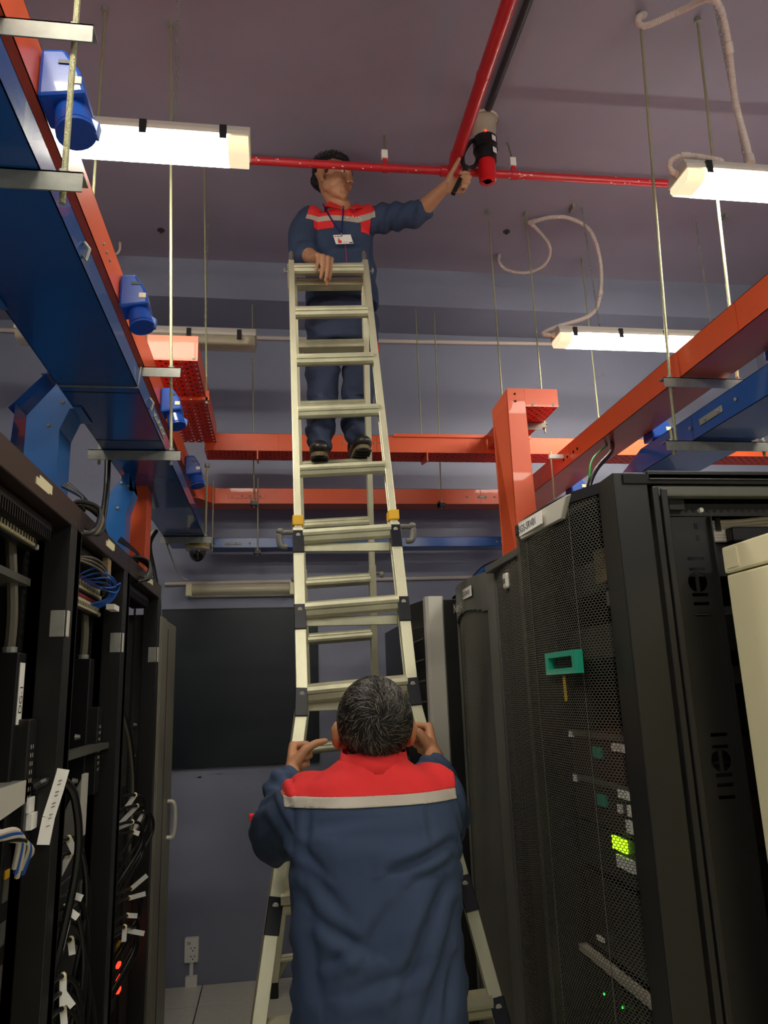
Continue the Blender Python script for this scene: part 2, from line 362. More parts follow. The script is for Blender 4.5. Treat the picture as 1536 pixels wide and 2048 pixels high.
sd = thing('smoke_detector', 'white smoke detector on the ceiling covered by the test cup', 'detector', (1.012, 3.03, CZ))
MB().tube([(1.012, 3.03, CZ), (1.012, 3.03, CZ-.02), (1.012, 3.03, CZ-.045), (1.012, 3.03, CZ-.06)], [.052, .052, .044, .02], 24).build('body', 'detw', sd, smooth=SA)
tp = MB()
for i in range(9):
    t = i*.7; c = V(1.012+.045*math.cos(t), 3.03+.045*math.sin(t), CZ-.018)
    tp.add([c, c+V(.02*math.cos(t+1), .02*math.sin(t+1), .004), c+V(.03*math.cos(t), .03*math.sin(t), .017), c+V(.006, -.008, .017)], [[0, 1, 2, 3]])
tp.build('torn_tape', 'white', sd)

# ---------------------------------------------------------------- corrugated hoses
def hose(label, ctrl, r, rings=True, extra=()):
    pts = curve_pts(ctrl, 10); L = [0]
    for a, b in zip(pts, pts[1:]): L.append(L[-1]+(b-a).length)
    out = []; rr = []; n = int(L[-1]/.0035); k = 0
    for i in range(n+1):
        s = L[-1]*i/n
        while k < len(L)-2 and L[k+1] < s: k += 1
        out.append(pts[k].lerp(pts[k+1], (s-L[k])/max(1e-6, L[k+1]-L[k]))); rr.append(r*(1 if i % 2 else .86))
    t = thing('corrugated_hose', label, 'hose', tuple(pts[0])); MB().tube(out, rr, 10).build('hose', 'conduit', t, smooth=SA)
    for f in (0, .55, 1):
        i = int(f*(len(out)-1)); j = min(len(out)-1, max(1, i)); j0 = j-1
        d = (out[j]-out[j0]).normalized(); MB().tube([out[j]-d*.02, out[j]+d*.02], r*1.2, 12).build('coupling', 'conduit', t, smooth=SA)
    return t
hose('white corrugated hose at the top right, from the ceiling down to the near lamp', [P(1285, 30, Z=CZ-.005), P(1275, 38, Z=CZ-.05), P(1290, 52, Z=4.2), P(1360, 22, Z=4.2), P(1425, -2, Z=4.12), P(1452, 60, Z=4.02), P(1470, 200, Z=3.8), P(1490, 280, Z=3.6), P(1500, 320, Z=3.49)], .014)
hose('small white corrugated hose looping back over the end of the near right lamp', [V(1.70, 2.30, 3.488), P(1440, 322, Y=2.27), P(1380, 312, Y=2.28), P(1345, 318, Y=2.28), P(1340, 338, Y=2.29), V(1.535, 2.30, LZ+.06)], .012)
hose('white conduit hose curling down from the ceiling in a hook, right of the ladder', [P(998, 512, Z=CZ-.01), P(998, 525, Z=4.21), P(1015, 540, Z=4.17), P(1055, 545, Z=4.13), P(1092, 525, Z=4.13), P(1098, 490, Z=4.18), P(1063, 447, Z=CZ-.02)], .011)
hose('white conduit hose dropping from the ceiling to the lit lamp at mid right', [P(1063, 444, Z=CZ-.02), P(1100, 435, Z=4.25), P(1140, 437, Z=4.24), P(1180, 462, Z=4.18), P(1200, 520, Z=4.02), P(1200, 590, Z=3.8), P(1180, 630, Z=3.66), P(1110, 655, Z=3.53), P(1086, 668, Z=3.475), V(1.55, 3.66, LZ+.08)], .0125)
for (x, y, s, L) in ((1145, 413, .02, 'small metal clip on the ceiling beside the hook of the conduit hose'), (1448, 432, .02, 'small metal clip on the ceiling below the near right lamp')):
    p = P(x, y, Z=CZ); one('ceiling_clip', MB().box(p.x-.012, p.x+.012, p.y-.03, p.y+.03, CZ-.03, CZ), 'steel', L, 'clip')
for (x, y, L) in ((1013, 463, 'empty round anchor hole plate in the ceiling above the two thin rods'), (322, 460, 'round anchor plate in the ceiling below the lit left lamp')):
    p = P(x, y, Z=CZ); t = MB(); t.tube([(p.x, p.y, CZ-.004), (p.x, p.y, CZ)], .022, 16); t.tube([(p.x, p.y, CZ-.02), (p.x, p.y, CZ-.003)], .006, 8); one('ceiling_anchor', t, 'dark', L, 'anchor')
p = P(240, 485, Z=CZ); one('ceiling_hook', MB().tube(curve_pts([(p.x, p.y, CZ), (p.x, p.y, CZ-.05), (p.x-.02, p.y, CZ-.08), (p.x-.045, p.y, CZ-.06)], 6), .008, 8), 'conduit', 'small pale hook hanging from the ceiling beside the orange tray', 'hook', smooth=SA)
# ---------------------------------------------------------------- cable trays
def channel_run(t, x0, x1, y0, y1, z0, h, m, axis='y', perf=False, lip=.012, th=.002, name='tray_bottom', sides='both'):
    "open channel: bottom sheet, two side walls with a folded lip; axis is its direction"
    if perf:
        if axis == 'y': pb_ = MB().plate((x0, y0, z0), (x1-x0, 0, 0), (0, y1-y0, 0), max(2, int((x1-x0)/.02)), max(2, int((y1-y0)/.024)), .5, .5, True)
        else: pb_ = MB().plate((x0, y0, z0), (x1-x0, 0, 0), (0, y1-y0, 0), max(2, int((x1-x0)/.024)), max(2, int((y1-y0)/.022)), .5, .5, True)
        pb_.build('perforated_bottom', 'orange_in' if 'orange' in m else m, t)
    else: MB().box(x0, x1, y0, y1, z0, z0+th).build(name, m, t)
    if axis == 'y':
        MB().box(x0, x0+th, y0, y1, z0, z0+h).box(x0, x0+lip, y0, y1, z0+h-th, z0+h).build('side_wall', m, t)
        MB().box(x1-th, x1, y0, y1, z0, z0+h).box(x1-lip, x1, y0, y1, z0+h-th, z0+h).build('side_wall', m, t)
    else:
        MB().box(x0, x1, y0, y0+th, z0, z0+h).box(x0, x1, y0, y0+lip, z0+h-th, z0+h).build('side_wall', m, t)
        MB().box(x0, x1, y1-th, y1, z0, z0+h).box(x0, x1, y1-lip, y1, z0+h-th, z0+h).build('side_wall', m, t)
    if perf: # cables lying in the tray
        c = MB()
        for i in range(3):
            u = .25+.25*i
            if axis == 'y': c.tube([(x0+(x1-x0)*u, y0+.01, z0+.03), (x0+(x1-x0)*u, y1-.01, z0+.03)], .02, 6)
            else: c.tube([(x0+.01, y0+(y1-y0)*u, z0+.03), (x1-.01, y0+(y1-y0)*u, z0+.03)], .02, 6)
        c.build('laid_cables', 'cableb', t, kind='stuff')
def screws(t, pts, n, r=.006, m='steel'):
    for p in pts: p = Vector(p); MB().tube([p, p+Vector(n)*.003, p+Vector(n)*.005], [r, r*.9, r*.3], 8).build('screw', m, t, smooth=SA)

LB = 2.42
bt = thing('cable_tray', 'wide dark blue solid tray running from the near left corner back over the left racks', 'cable tray', (-.49, 2, LB))
channel_run(bt, -.60, -.385, .25, 4.48, LB, .062, 'blue')
for yy in (2.10, 2.52, 4.05):
    MB().box(-.6, -.384, yy, yy+.0015, LB-.0012, LB).build('joint_seam', 'cap', bt)
MB().bar((-.384, 2.44, LB+.033), (-.381, 2.44, LB+.033), .01, .02).build('splice_plate', 'steel', bt)
MB().box(-.385, -.3825, 2.34, 2.56, LB+.018, LB+.04).build('splice_plate', 'steel', bt, bevel=.004)
screws(bt, [(-.3825, y, LB+.029) for y in (2.36, 2.43, 2.48, 2.54)], (1, 0, 0))
wire = MB().tube([(-.602, 2.05, LB+.02), (-.602, 2.05, LB-.004), (-.383, 2.05, LB-.004), (-.377, 2.05, LB+.06)], .0025, 6)
wire.build('wire_clip', 'steel', bt)
for (yy) in (1.42, 2.25):
    MB().tube([(-.383, yy, LB+.045), (-.372, yy, LB+.03), (-.378, yy, LB+.005), (-.384, yy, LB+.015)], .004, 8).build('hook_bolt', 'steel', bt, smooth=SA)
bc = thing('cable_tray', 'narrow blue tray crossing low along the far wall behind the ladder', 'cable tray', (.5, 4.55, LB))
channel_run(bc, -.385, 1.56, 4.52, 4.66, LB+.01, .06, 'blue', 'x')
MB().box(1.42, 1.50, 4.516, 4.52, LB+.028, LB+.045).build('splice_plate', 'steel', bc, bevel=.002); screws(bc, [(x, 4.516, LB+.036) for x in (1.39, 1.44, 1.475, 1.52)], (0, -1, 0), .007)
MB().box(-.30, -.20, 4.516, 4.52, LB+.028, LB+.042).build('splice_plate', 'steel', bc, bevel=.002)
screws(bc, [(x, 4.516, LB+.036) for x in (-.36, -.28, -.23, -.15)], (0, -1, 0), .006)

OB = 2.72
ol = thing('cable_tray', 'long orange tray above the blue one on the left, carrying the blue sockets', 'cable tray', (-.55, 2, OB))
channel_run(ol, -.66, -.463, .3, 4.52, OB, .115, 'orange')
for yy in (1.9, 3.05): screws(ol, [(-.463, yy+d, OB+.05) for d in (0, .04, .08)], (1, 0, 0), .005)
oc = thing('cable_tray', 'orange solid tray crossing behind the ladder, lower of the two orange crossings', 'cable tray', (.5, 4.5, 2.68))
lz = P(700, 1008, Y=4.5).z; lh = P(700, 977, Y=4.5).z-lz
channel_run(oc, -.36, 1.50, 4.50, 4.64, lz, lh, 'orange', 'x')
co = MB().prism([(-.36, 4.50, lz), (-.45, 4.40, lz+.01), (-.60, 4.40, lz+.01), (-.60, 4.55, lz+.01), (-.36, 4.64, lz)], (0, 0, lh)); co.build('corner_bend', 'orange', oc)
co = MB().prism([(1.50, 4.50, lz), (1.62, 4.40, lz+.01), (1.74, 4.40, lz+.01), (1.74, 4.60, lz+.01), (1.50, 4.64, lz)], (0, 0, lh)); co.build('corner_bend', 'orange', oc)
for x in (-.12, 1.30): MB().box(x-.0015, x+.0015, 4.4985, 4.50, lz, lz+lh).build('joint_seam', 'orange_in', oc)
MB().box(1.28, 1.34, 4.495, 4.50, lz+.04, lz+.055).build('splice_plate', 'steel', oc, bevel=.002)
MB().box(-.28, -.06, 4.496, 4.50, lz+.035, lz+.06).build('splice_plate', 'orange', oc, bevel=.004)
screws(oc, [(x, 4.496, lz+.048) for x in (1.21, 1.29, 1.33, 1.39)]+[(x, 4.495, lz+.048) for x in (-.26, -.2, -.15, -.09)], (0, -1, 0), .006)

uz = 2.94
ou_ = thing('cable_tray', 'orange perforated tray crossing the room behind the legs of the man on the ladder', 'cable tray', (.5, 4.25, uz))
channel_run(ou_, -.40, 3.3, 4.20, 4.385, uz, .105, 'orange', 'x', perf=True)
MB().box(.70, 1.55, 4.19, 4.199, uz+.095, uz+.115).build('cover_strip', 'orange', ou_)
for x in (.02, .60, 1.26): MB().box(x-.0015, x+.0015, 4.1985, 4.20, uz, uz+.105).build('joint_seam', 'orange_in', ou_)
screws(ou_, [(x, 4.2, uz+.055) for x in (-.33, .40, .55, .585, .62, .655, 2.05, 2.09, 2.5, 2.54)], (0, -1, 0), .007)
pl_ = thing('cable_tray', 'short wide orange perforated tray running back at the left, with a closed front end', 'cable tray', (-.44, 3.6, 3.0))
pz = 2.995
channel_run(pl_, -.545, -.335, 3.10, 4.199, pz-.01, .105, 'orange', 'y', perf=True)
MB().box(-.547, -.333, 3.096, 3.099, pz-.012, pz+.105).build('end_plate', 'orange', pl_)
screws(pl_, [(-.53, 3.096, pz), (-.35, 3.096, pz)], (0, -1, 0), .007)
MB().box(-.547, -.325, 3.50, 3.53, pz-.03, pz-.013).box(-.334, -.318, 3.50, 3.53, pz-.03, pz+.02).build('saddle_bracket', 'orange', pl_)
pr = thing('cable_tray', 'short orange perforated tray stub on the right beside the vertical duct', 'cable tray', (1.36, 3.6, 2.97))
channel_run(pr, 1.278, 1.455, 3.495, 4.195, 2.965, .095, 'orange', 'y', perf=True)
MB().box(1.278, 1.457, 3.49, 3.494, 2.963, 3.062).build('end_plate', 'orange', pr); screws(pr, [(1.32, 3.49, 2.975), (1.43, 3.49, 2.975)], (0, -1, 0), .009, 'stripe')
vd = thing('cable_duct', 'tall orange vertical duct dropping from the tray stub down to the right racks', 'duct', (1.23, 3.6, 2.0))
MB().prism([(1.165, 3.66, 2.95), (1.19, 3.51, 3.06), (1.19, 3.49, 3.06), (1.275, 3.49, 3.062), (1.275, 3.66, 2.95)], (0, 0, -.06)).build('top_corner', 'orange', vd)
for nm, a in (('front_face', ((1.186, 3.49, 3.06), (1.276, 3.49, 3.062), (1.302, 3.50, 2.02), (1.185, 3.50, 2.02))),
              ('side_face', ((1.120, 3.56, 2.965), (1.186, 3.49, 3.06), (1.185, 3.50, 2.02), (1.135, 3.60, 2.02))),
              ('side_face', ((1.276, 3.49, 3.062), (1.276, 3.68, 2.965), (1.302, 3.68, 2.02), (1.302, 3.50, 2.02)))):
    MB().prism(a, (0.0015, .002, 0)).build(nm, 'orange', vd)
screws(vd, [(1.225, 3.488, 3.03), (1.225, 3.488, 2.99)], (0, -1, 0), .006, 'ink')
MB().box(1.29, 1.47, 3.72, 3.76, 2.935, 2.96).build('support_bracket', 'steel', pr)
rt = thing('cable_tray', 'large orange tray running from the upper right edge back towards the far wall', 'cable tray', (1.57, 2.5, 2.64))
channel_run(rt, 1.475, 1.655, .8, 4.40, 2.645, .105, 'orange')
for yy in (2.02, 3.45): MB().box(1.4735, 1.475, yy, yy+.003, 2.645, 2.75).build('joint_seam', 'orange_in', rt)
screws(rt, [(1.475, yy, 2.69) for yy in (3.35, 3.40, 3.48, 3.53)], (-1, 0, 0), .008, 'ink')
MB().prism([(1.475, 4.40, 2.645), (1.46, 4.46, 2.645), (1.60, 4.5, 2.645), (1.655, 4.40, 2.645)], (0, 0, .1)).build('corner_bend', 'orange', rt)
rb = thing('cable_tray', 'blue solid tray at the right edge with its end turned down towards the racks', 'cable tray', (1.65, 2.4, 2.4))
channel_run(rb, 1.50, 1.745, .8, 2.78, 2.405, .095, 'blue')
MB().prism([(1.50, 2.78, 2.405), (1.50, 2.78, 2.50), (1.50, 3.00, 2.44), (1.50, 3.2, 2.28), (1.50, 3.2, 2.10), (1.50, 3.1, 2.10), (1.50, 2.95, 2.34)], (.002, 0, 0)).prism([(1.50, 2.95, 2.34), (1.745, 2.95, 2.34), (1.745, 2.78, 2.405), (1.50, 2.78, 2.405)], (0, 0, .002)).prism([(1.50, 3.1, 2.1), (1.745, 3.1, 2.1), (1.745, 2.95, 2.34), (1.50, 2.95, 2.34)], (0, 0, .002)).prism([(1.743, 2.78, 2.405), (1.743, 2.78, 2.50), (1.743, 3.00, 2.44), (1.743, 3.2, 2.28), (1.743, 3.2, 2.10), (1.743, 3.1, 2.10), (1.743, 2.95, 2.34)], (.002, 0, 0)).build('turned_down_end', 'blue', rb)
MB().box(1.496, 1.50, 2.20, 2.34, 2.44, 2.465).build('splice_plate', 'steel', rb, bevel=.002)
screws(rb, [(1.496, y, 2.452) for y in (2.12, 2.22, 2.30, 2.40)], (-1, 0, 0), .007)

# gooseneck drops from the left blue tray to the racks
def goose(label, y0, w, m, x0=-.575, zt=2.50, xd=-.70, wd=.085, zb=2.0, cover=None):
    t = thing('cable_drop', label, 'duct', (xd, y0, zb))
    o = [(x0, zt), (xd+.02, zt), (xd-wd*.75, zt-.11), (xd-wd*.75, zb)]; i = [(x0, zt-wd), (xd+.055, zt-wd), (xd+.03, zt-.15), (xd+.03, zb)]
    for k in range(3):
        q = [(o[k][0], y0, o[k][1]), (o[k+1][0], y0, o[k+1][1]), (i[k+1][0], y0, i[k+1][1]), (i[k][0], y0, i[k][1])]
        MB().prism(q, (0, .002, 0)).build('side_plate', m, t)
        MB().prism([(q[2][0], y0, q[2][2]), (q[3][0], y0, q[3][2]), (q[3][0], y0+w, q[3][2]), (q[2][0], y0+w, q[2][2])], (.0015, 0, -.0005)).build('inner_plate', m, t)
        MB().prism([(q[1][0], y0+w, q[1][2]), (q[0][0], y0+w, q[0][2]), (i[k][0], y0+w, i[k][1]), (i[k+1][0], y0+w, i[k+1][1])], (0, .002, 0)).build('side_plate', m, t)
    if cover:
        for k in range(3):
            a, b = o[k], o[k+1]
            MB().prism([(a[0]-.03, y0-.01, a[1]+.03), (b[0]-.05, y0-.01, b[1]+.02), (b[0]-.05, y0+w, b[1]+.02), (a[0]-.03, y0+w, a[1]+.03)], (.001, 0, .002)).build('cover_plate', 'blue', t)
    screws(t, [(i[1][0]-.02, y0, i[1][1]+.02), (i[2][0]-.03, y0, i[2][1]+.01), (x0-.03, y0, zt-.04)], (0, -1, 0), .007)
    return t
goose('pale blue gooseneck drop at the left edge, nearest of the blue drops', 1.50, .12, 'blue2', x0=-.59, xd=-.66, zt=2.50)
goose('blue gooseneck drop with an open cover plate, leaving the tray above the near left rack', 2.22, .13, 'blue2', xd=-.665, cover=True)
goose('smaller pale blue gooseneck drop further back, in front of the orange one', 2.92, .1, 'blue2', xd=-.60, x0=-.56, wd=.07, zt=2.42)
goose('orange drop duct behind the smaller blue one, landing on the left racks', 3.10, .13, 'orange', x0=-.53, xd=-.555, zt=2.62, wd=.10)

# ---------------------------------------------------------------- hangers
def hanger(label, xa, xb, y, levels, top=CZ, rods=(1, 1), lean=(0, 0), m='steel', ov=.035, r=.0055, topb=None):
    "levels: list of z where an angle bar crosses under a tray; rods on both ends"
    t = thing('tray_hanger', label, 'hanger', ((xa+xb)/2, y, min(levels)), 'threaded rod hangers')
    for z in levels:
        MB().box(xa-ov, xb+ov, y-.019, y+.019, z-.004, z-.001).box(xa-ov, xb+ov, y-.019, y-.016, z-.038, z-.001).build('angle_bar', m, t)
    for x, on, l in ((xa, rods[0], lean[0]), (xb, rods[1], lean[1])):
        zt = top if on else max(levels)+.045
        MB().tube([(x, y, min(levels)-.05), (x+l*.0, y, min(levels)), (x+l, y+lean[1]*0, zt)], r, 8).build('rod', 'rod', t, smooth=SA)
        if on: MB().tube([(x+l, y, top-.02), (x+l, y, top-.001)], .014, 10).build('ceiling_anchor', 'steel', t)
        for z in levels:
            nb = MB()
            for zz in (z, z-.014-.003): nb.tube([(x, y, zz), (x, y, zz+.011)], .011, 6)
            nb.tube([(x, y, z-.001), (x, y, z+.0015)], .015, 12); nb.build('nut', 'steel', t)
    return t
hanger('two tier rod hanger of the left trays nearest the camera, by the first blue socket', -.69, -.352, 1.16, [LB, OB], rods=(1, 1))
hanger('two tier rod hanger of the left trays in front of the perforated orange tray', -.613, -.368, 2.64, [LB], rods=(0, 1), lean=(0, -.06))
g = hanger('short upper bracket of the left trays above the second rod hanger', -.68, -.372, 2.60, [OB], rods=(1, 0), lean=(0, 0))
hanger('rod hanger at the far end of the left blue tray, above the dome camera', -.58, -.378, 4.14, [LB], rods=(0, 1), top=OB+.12)
h = thing('tray_rod', 'thin rod holding the side of the perforated orange tray at left', 'rod', (-.33, 3.515, pz)); MB().tube([(-.33, 3.515, pz-.04), (-.37, 3.515, CZ)], .0045, 8).build('rod', 'rod', h); MB().tube([(-.33, 3.515, pz-.045), (-.33, 3.515, pz-.03)], .01, 6).build('nut', 'steel', h)
hanger('right rod hanger of the orange tray at the upper right, near the camera', 1.43, 1.70, 2.38, [2.635], lean=(.08, .07))
hanger('lower bar and rods under the right blue tray', 1.42, 1.775, 2.40, [2.40], rods=(0, 0))
MB().tube([(1.43, 2.392, 2.40), (1.43, 2.384, 2.62)], .0055, 8).build('rod_extension', 'rod', rb)
hanger('pair of rods from the ceiling to the orange tray stub beside the vertical duct', 1.24, 1.47, 3.74, [2.96], lean=(.0, .0), r=.0045, ov=-.02)
def srod(label, x, y, z0, z1=None, r=.004, dx=0, dy=0, br=True):
    t = thing('tray_rod', label, 'rod', (x, y, z0)); z1 = z1 or (BZ if y > BY else CZ)
    MB().tube([(x, y, z0-.03), (x+dx, y+dy, z1)], r, 8).build('rod', 'rod', t, smooth=SA)
    if br: MB().box(x-.02, x+.02, y-.03, y+.03, z0-.02, z0).box(x-.02, x-.016, y-.03, y+.03, z0-.02, z0+.015).build('bracket', 'black', t)
    MB().tube([(x, y, z0), (x, y, z0+.012)], .009, 6).build('nut', 'steel', t); return t
p = P(508, 1005, Y=4.46); srod('thin dark rod left of the ladder carrying the orange crossings', p.x, 4.46, p.z, BZ, dx=-.02)
p = P(515, 1105, Y=4.49); srod('short rod between the lower orange and the blue crossing, left of the ladder', p.x, 4.49, p.z+.01, lz+.16)
p = P(883, 1008, Y=4.46); srod('thin dark rod right of the ladder with a black bracket at its lower end', p.x, 4.46, p.z, BZ, dx=.02)
p = P(880, 1000, Y=4.1); srod('thinner rod right of the ladder ending at the upper orange crossing', p.x-.02, 4.44, 3.05, BZ, dx=0, br=False)
srod('thin rod behind the lit lamp at mid right, right of two', 2.12, 4.43, 3.05, BZ, br=False, r=.005); srod('thin rod behind the lit lamp at mid right, left of two', 2.0, 4.18, 3.05, CZ, br=False, r=.005)
p = P(415, 1080, Y=4.40); srod('rod at the far left corner where orange and blue trays meet', -.365, 4.42, LB, OB+.1, br=False)
e_ = P(1092, 915, Y=3.55); t = thing('tray_bracket', 'small pale angle bracket with a short rod on the side of the right orange tray', 'bracket', tuple(e_))
MB().box(1.40, 1.475, 3.53, 3.55, e_.z-.01, e_.z+.012).build('bracket_arm', 'white', t); MB().tube([(1.41, 3.54, e_.z+.03), (1.41, 3.54, 2.42)], .0045, 8).build('rod', 'rod', t)
# cable stays from the upper orange crossing: small saddles
for x in (-.10, .90):
    MB().prism([(x-.004, 4.19, uz-.002), (x-.004, 4.38, uz-.002), (x-.004, 4.36, uz-.03), (x-.004, 4.19, uz-.055), (x-.004, 4.185, uz+.02)], (.008, 0, 0)).build('saddle_bracket', 'orange', ou_)

# ---------------------------------------------------------------- industrial sockets
def socket(label, y, x=-.462, z=2.745, s=1.0, side=1):
    t = thing('power_socket', label, 'socket', (x, y, z), 'blue industrial sockets')
    X = lambda a: x+side*a*s
    b = [(X(0), z+.062*s), (X(.045), z+.066*s), (X(.075), z+.02*s), (X(.088), z-.03*s), (X(.0), z-.045*s)]
    MB().prism([(a, y-.045*s, c) for a, c in b], (0, .09*s, 0)).build('housing', 'sock', t, bevel=.008*s)
    MB().box(min(X(.035), X(.06)), max(X(.035), X(.06)), y-.0475*s, y-.044*s, z+.03*s, z+.038*s).build('label_slot', 'cap', t)
    MB().box(min(X(.058), X(.078)), max(X(.058), X(.078)), y-.047*s, y-.044*s, z-.012*s, z+.003*s).build('rating_label', 'cream', t)
    c = V(X(.05), y, z-.03*s); d = V(side*.25, -.15, -1).normalized()
    MB().tube([c, c+d*.055*s, c+d*.056*s, c+d*.03*s], [.032*s, .036*s, .030*s, .028*s], 20).build('outlet_barrel', 'sock', t, smooth=SA)
    q = c+d*.058*s; a, b2, _ = frame(d)
    MB().tube([q, q+d*.008*s], .037*s, 20).build('lid', 'sock', t, smooth=SA)
    e = c+V(side*.036, -.01, -.02)*s; MB().prism([e, e+V(side*.02, 0, -.012)*s, e+V(side*.016, 0, -.04)*s, e+V(-side*.004, 0, -.03)*s], (0, .022*s, 0)).build('lid_latch', 'sockl', t, bevel=.002)
    return t
for L, y, z in (('nearest blue socket at top left, beside the end of the lit lamp', 1.36, 2.76), ('second blue socket on the left orange tray, above the perforated tray', 2.16, 2.745),
             ('third blue socket on the left orange tray, beside the perforated tray', 3.00, 2.735), ('fourth and farthest blue socket on the left orange tray', 3.86, 2.72)):
    socket(L, y, z=z, s=1.06 if y < 1.5 else 1.0)
for L, y, x, z in (('blue socket hanging behind the middle of the right orange tray', 3.0, 1.66, 2.66), ('blue socket behind the far end of the right orange tray, above the mesh rack', 3.95, 1.66, 2.66), ('blue socket at the very right edge below the orange tray', 2.12, 1.66, 2.66)):
    socket(L, y, x=x, z=z, s=1.1)

# ---------------------------------------------------------------- dome camera
q = P(395, 1100, Y=4.25)
dc = thing('dome_camera', 'pale dome security camera under the far end of the left blue tray', 'camera', (q.x, 4.25, q.z))
MB().tube([(q.x, 4.25, LB-.002), (q.x, 4.25, q.z+.0), (q.x, 4.25, q.z-.01)], [.062, .068, .05], 28).build('housing', 'alarm', dc, smooth=SA)
MB().ell((q.x, 4.25, q.z-.012), (.047, .047, .055), nu=24, nv=14).build('dome', 'glass', dc, smooth=True)
MB().tube([(q.x+a*.0, 4.25, q.z+.016) for a in (0,)]+[(q.x, 4.25, q.z+.028)], .0685, 28).build('label_band', 'brass', dc, smooth=SA)
text('NO.05-F1', 'label_text', 'ink', dc, (q.x-.04, 4.25-.071, q.z+.017), (1, 0, 0), (0, 0, 1), .014)
# hanging cables at the end of the blue tray
pipe('hanging_cable', curve_pts([P(313, 1062, Y=3.7), P(300, 1090, Y=3.6), P(308, 1140, Y=3.5), P(318, 1200, Y=3.45), P(316, 1250, Y=3.42)]), .009, 'cableb', 'thick black cable dropping from the end of the blue tray behind the left racks', 'cable')
pipe('hanging_cable', curve_pts([P(308, 1062, Y=3.72), P(294, 1090, Y=3.62), P(297, 1150, Y=3.5)]), .009, 'cablew', 'pale cable beside the thick black one dropping from the blue tray', 'cable')
pipe('hanging_cable', curve_pts([P(330, 1080, Y=4.3), P(345, 1120, Y=4.5), P(358, 1150, Y=4.7), P(375, 1160, Y=4.76)]), .004, 'cablew', 'thin white wire from the blue tray to the conduit on the far wall', 'cable')
pipe('hanging_cable', curve_pts([P(216, 915, Y=2.75), P(213, 980, Y=2.7), P(205, 1050, Y=2.65), P(212, 1075, Y=2.62)]), .011, 'cableb', 'black cable hanging straight down from the stub rod of the blue tray', 'cable')
pipe('rack_cable', curve_pts([P(1225, 886, Z=2.65), P(1222, 905, Y=2.85), P(1195, 935, Y=2.7), P(1180, 965, Y=2.6), P(1176, 1000, Y=2.55)]), .010, 'cableb', 'black cable leaving the right orange tray down into the mesh rack', 'cable')
pipe('rack_cable', curve_pts([P(1215, 890, Z=2.65), P(1190, 912, Y=2.85), P(1181, 930, Y=2.7), P(1179, 955, Y=2.62), P(1178, 1000, Y=2.55)]), .0045, 'cableg', 'green earth cable beside the black one above the mesh rack', 'cable')
# ---------------------------------------------------------------- left racks (open fronts)
FX = -.44; TZ = 1.99
def rack_left(label, y0, y1, kind):
    t = thing('server_rack', label, 'rack', ((FX-.4), (y0+y1)/2, 0), 'open black racks on the left')
    xb = -1.35
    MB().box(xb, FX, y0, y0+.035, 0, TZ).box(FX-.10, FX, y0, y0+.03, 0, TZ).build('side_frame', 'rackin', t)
    MB().box(FX-.055, FX, y1-.052, y1-.002, 0, TZ).build('corner_post', 'rackb', t, bevel=.002)
    MB().box(FX-.055, FX, y0, y0+.03, 0, TZ).build('corner_post', 'rackb', t, bevel=.002)
    MB().box(FX-.05, FX+.001, y0, y1-.0005, TZ-.055, TZ).build('top_beam', 'rackt', t, bevel=.003)
    MB().box(xb, FX-.05, y0, y1-.002, TZ-.004, TZ).build('roof', 'rackt', t)
    MB().box(xb, xb+.01, y0, y1-.002, 0, TZ).build('rear_door', 'rackin', t)
    MB().box(FX-.05, FX, y0, y1, 0, .06).build('bottom_beam', 'rackb', t)
    for yy in (y0+.055, y1-.085):   # mounting rails with square holes
        m = MB().box(FX-.085, FX-.082, yy, yy+.03, .08, TZ-.06); m.build('mounting_rail', 'rackb', t)
        hl = MB()
        for k in range(110): z = .10+k*.0165; hl.box(FX-.0815, FX-.0812, yy+.008, yy+.018, z, z+.009)
        hl.build('rail_holes', 'rackin', t, kind='stuff')
        MB().box(FX-.155, FX-.15, yy+.005, yy+.02, .08, TZ-.06).build('rear_rail', 'rackg', t)
    for z in (1.735, .3):
        MB().box(FX-.032, FX-.002, y1-.0545, y1-.052, z-.040, z+.016).build('hinge', 'steel', t, bevel=.002)
        MB().box(FX, FX+.004, y1-.052, y1-.035, z-.040, z+.016).build('hinge', 'silver', t, bevel=.002)
    # finger duct under the beam
    fd = MB().box(FX-.09, FX-.03, y0+.06, y1-.09, TZ-.075, TZ-.06)
    n = 34
    for k in range(n): yy = y0+.07+(y1-y0-.17)*k/(n-1); fd.box(FX-.09, FX-.03, yy-.002, yy+.002, TZ-.098, TZ-.075)
    fd.build('finger_duct', 'black', t)
    MB().box(FX-.022, FX+.0025, y1-.30, y1-.22, TZ-.03, TZ-.012).build('name_label', 'cream', t)
    MB().box(FX-.0, FX+.003, y0+.28, y0+.36, TZ-.034, TZ-.02).build('name_label', 'cream', t)
    return t
def patch(t, y0, y1, z, x=FX-.06, ports=24, label=None):
    p = MB().box(x-.02, x, y0, y1, z-.022, z+.022).build('patch_panel', 'black', t, bevel=.001)
    MB().box(x, x+.003, y0+.01, y1-.02, z+.010, z+.018).build('red_strip', 'pred', p)
    m = MB(); k = MB()
    for i in range(ports):
        w = (y1-y0-.05)/ports; yy = y0+.015+i*w
        m.box(x, x+.006, yy+.001, yy+w-.001, z-.017, z+.006); k.box(x+.006, x+.0065, yy+w*.28, yy+w*.72, z-.012, z-.002)
    m.build('port_row', 'pport', p); k.build('port_openings', 'ink', p)
    for zz in (z-.014, z+.014): MB().tube([(x, y1-.008, zz), (x+.004, y1-.008, zz)], .006, 8).build('rack_screw', 'silver', p)
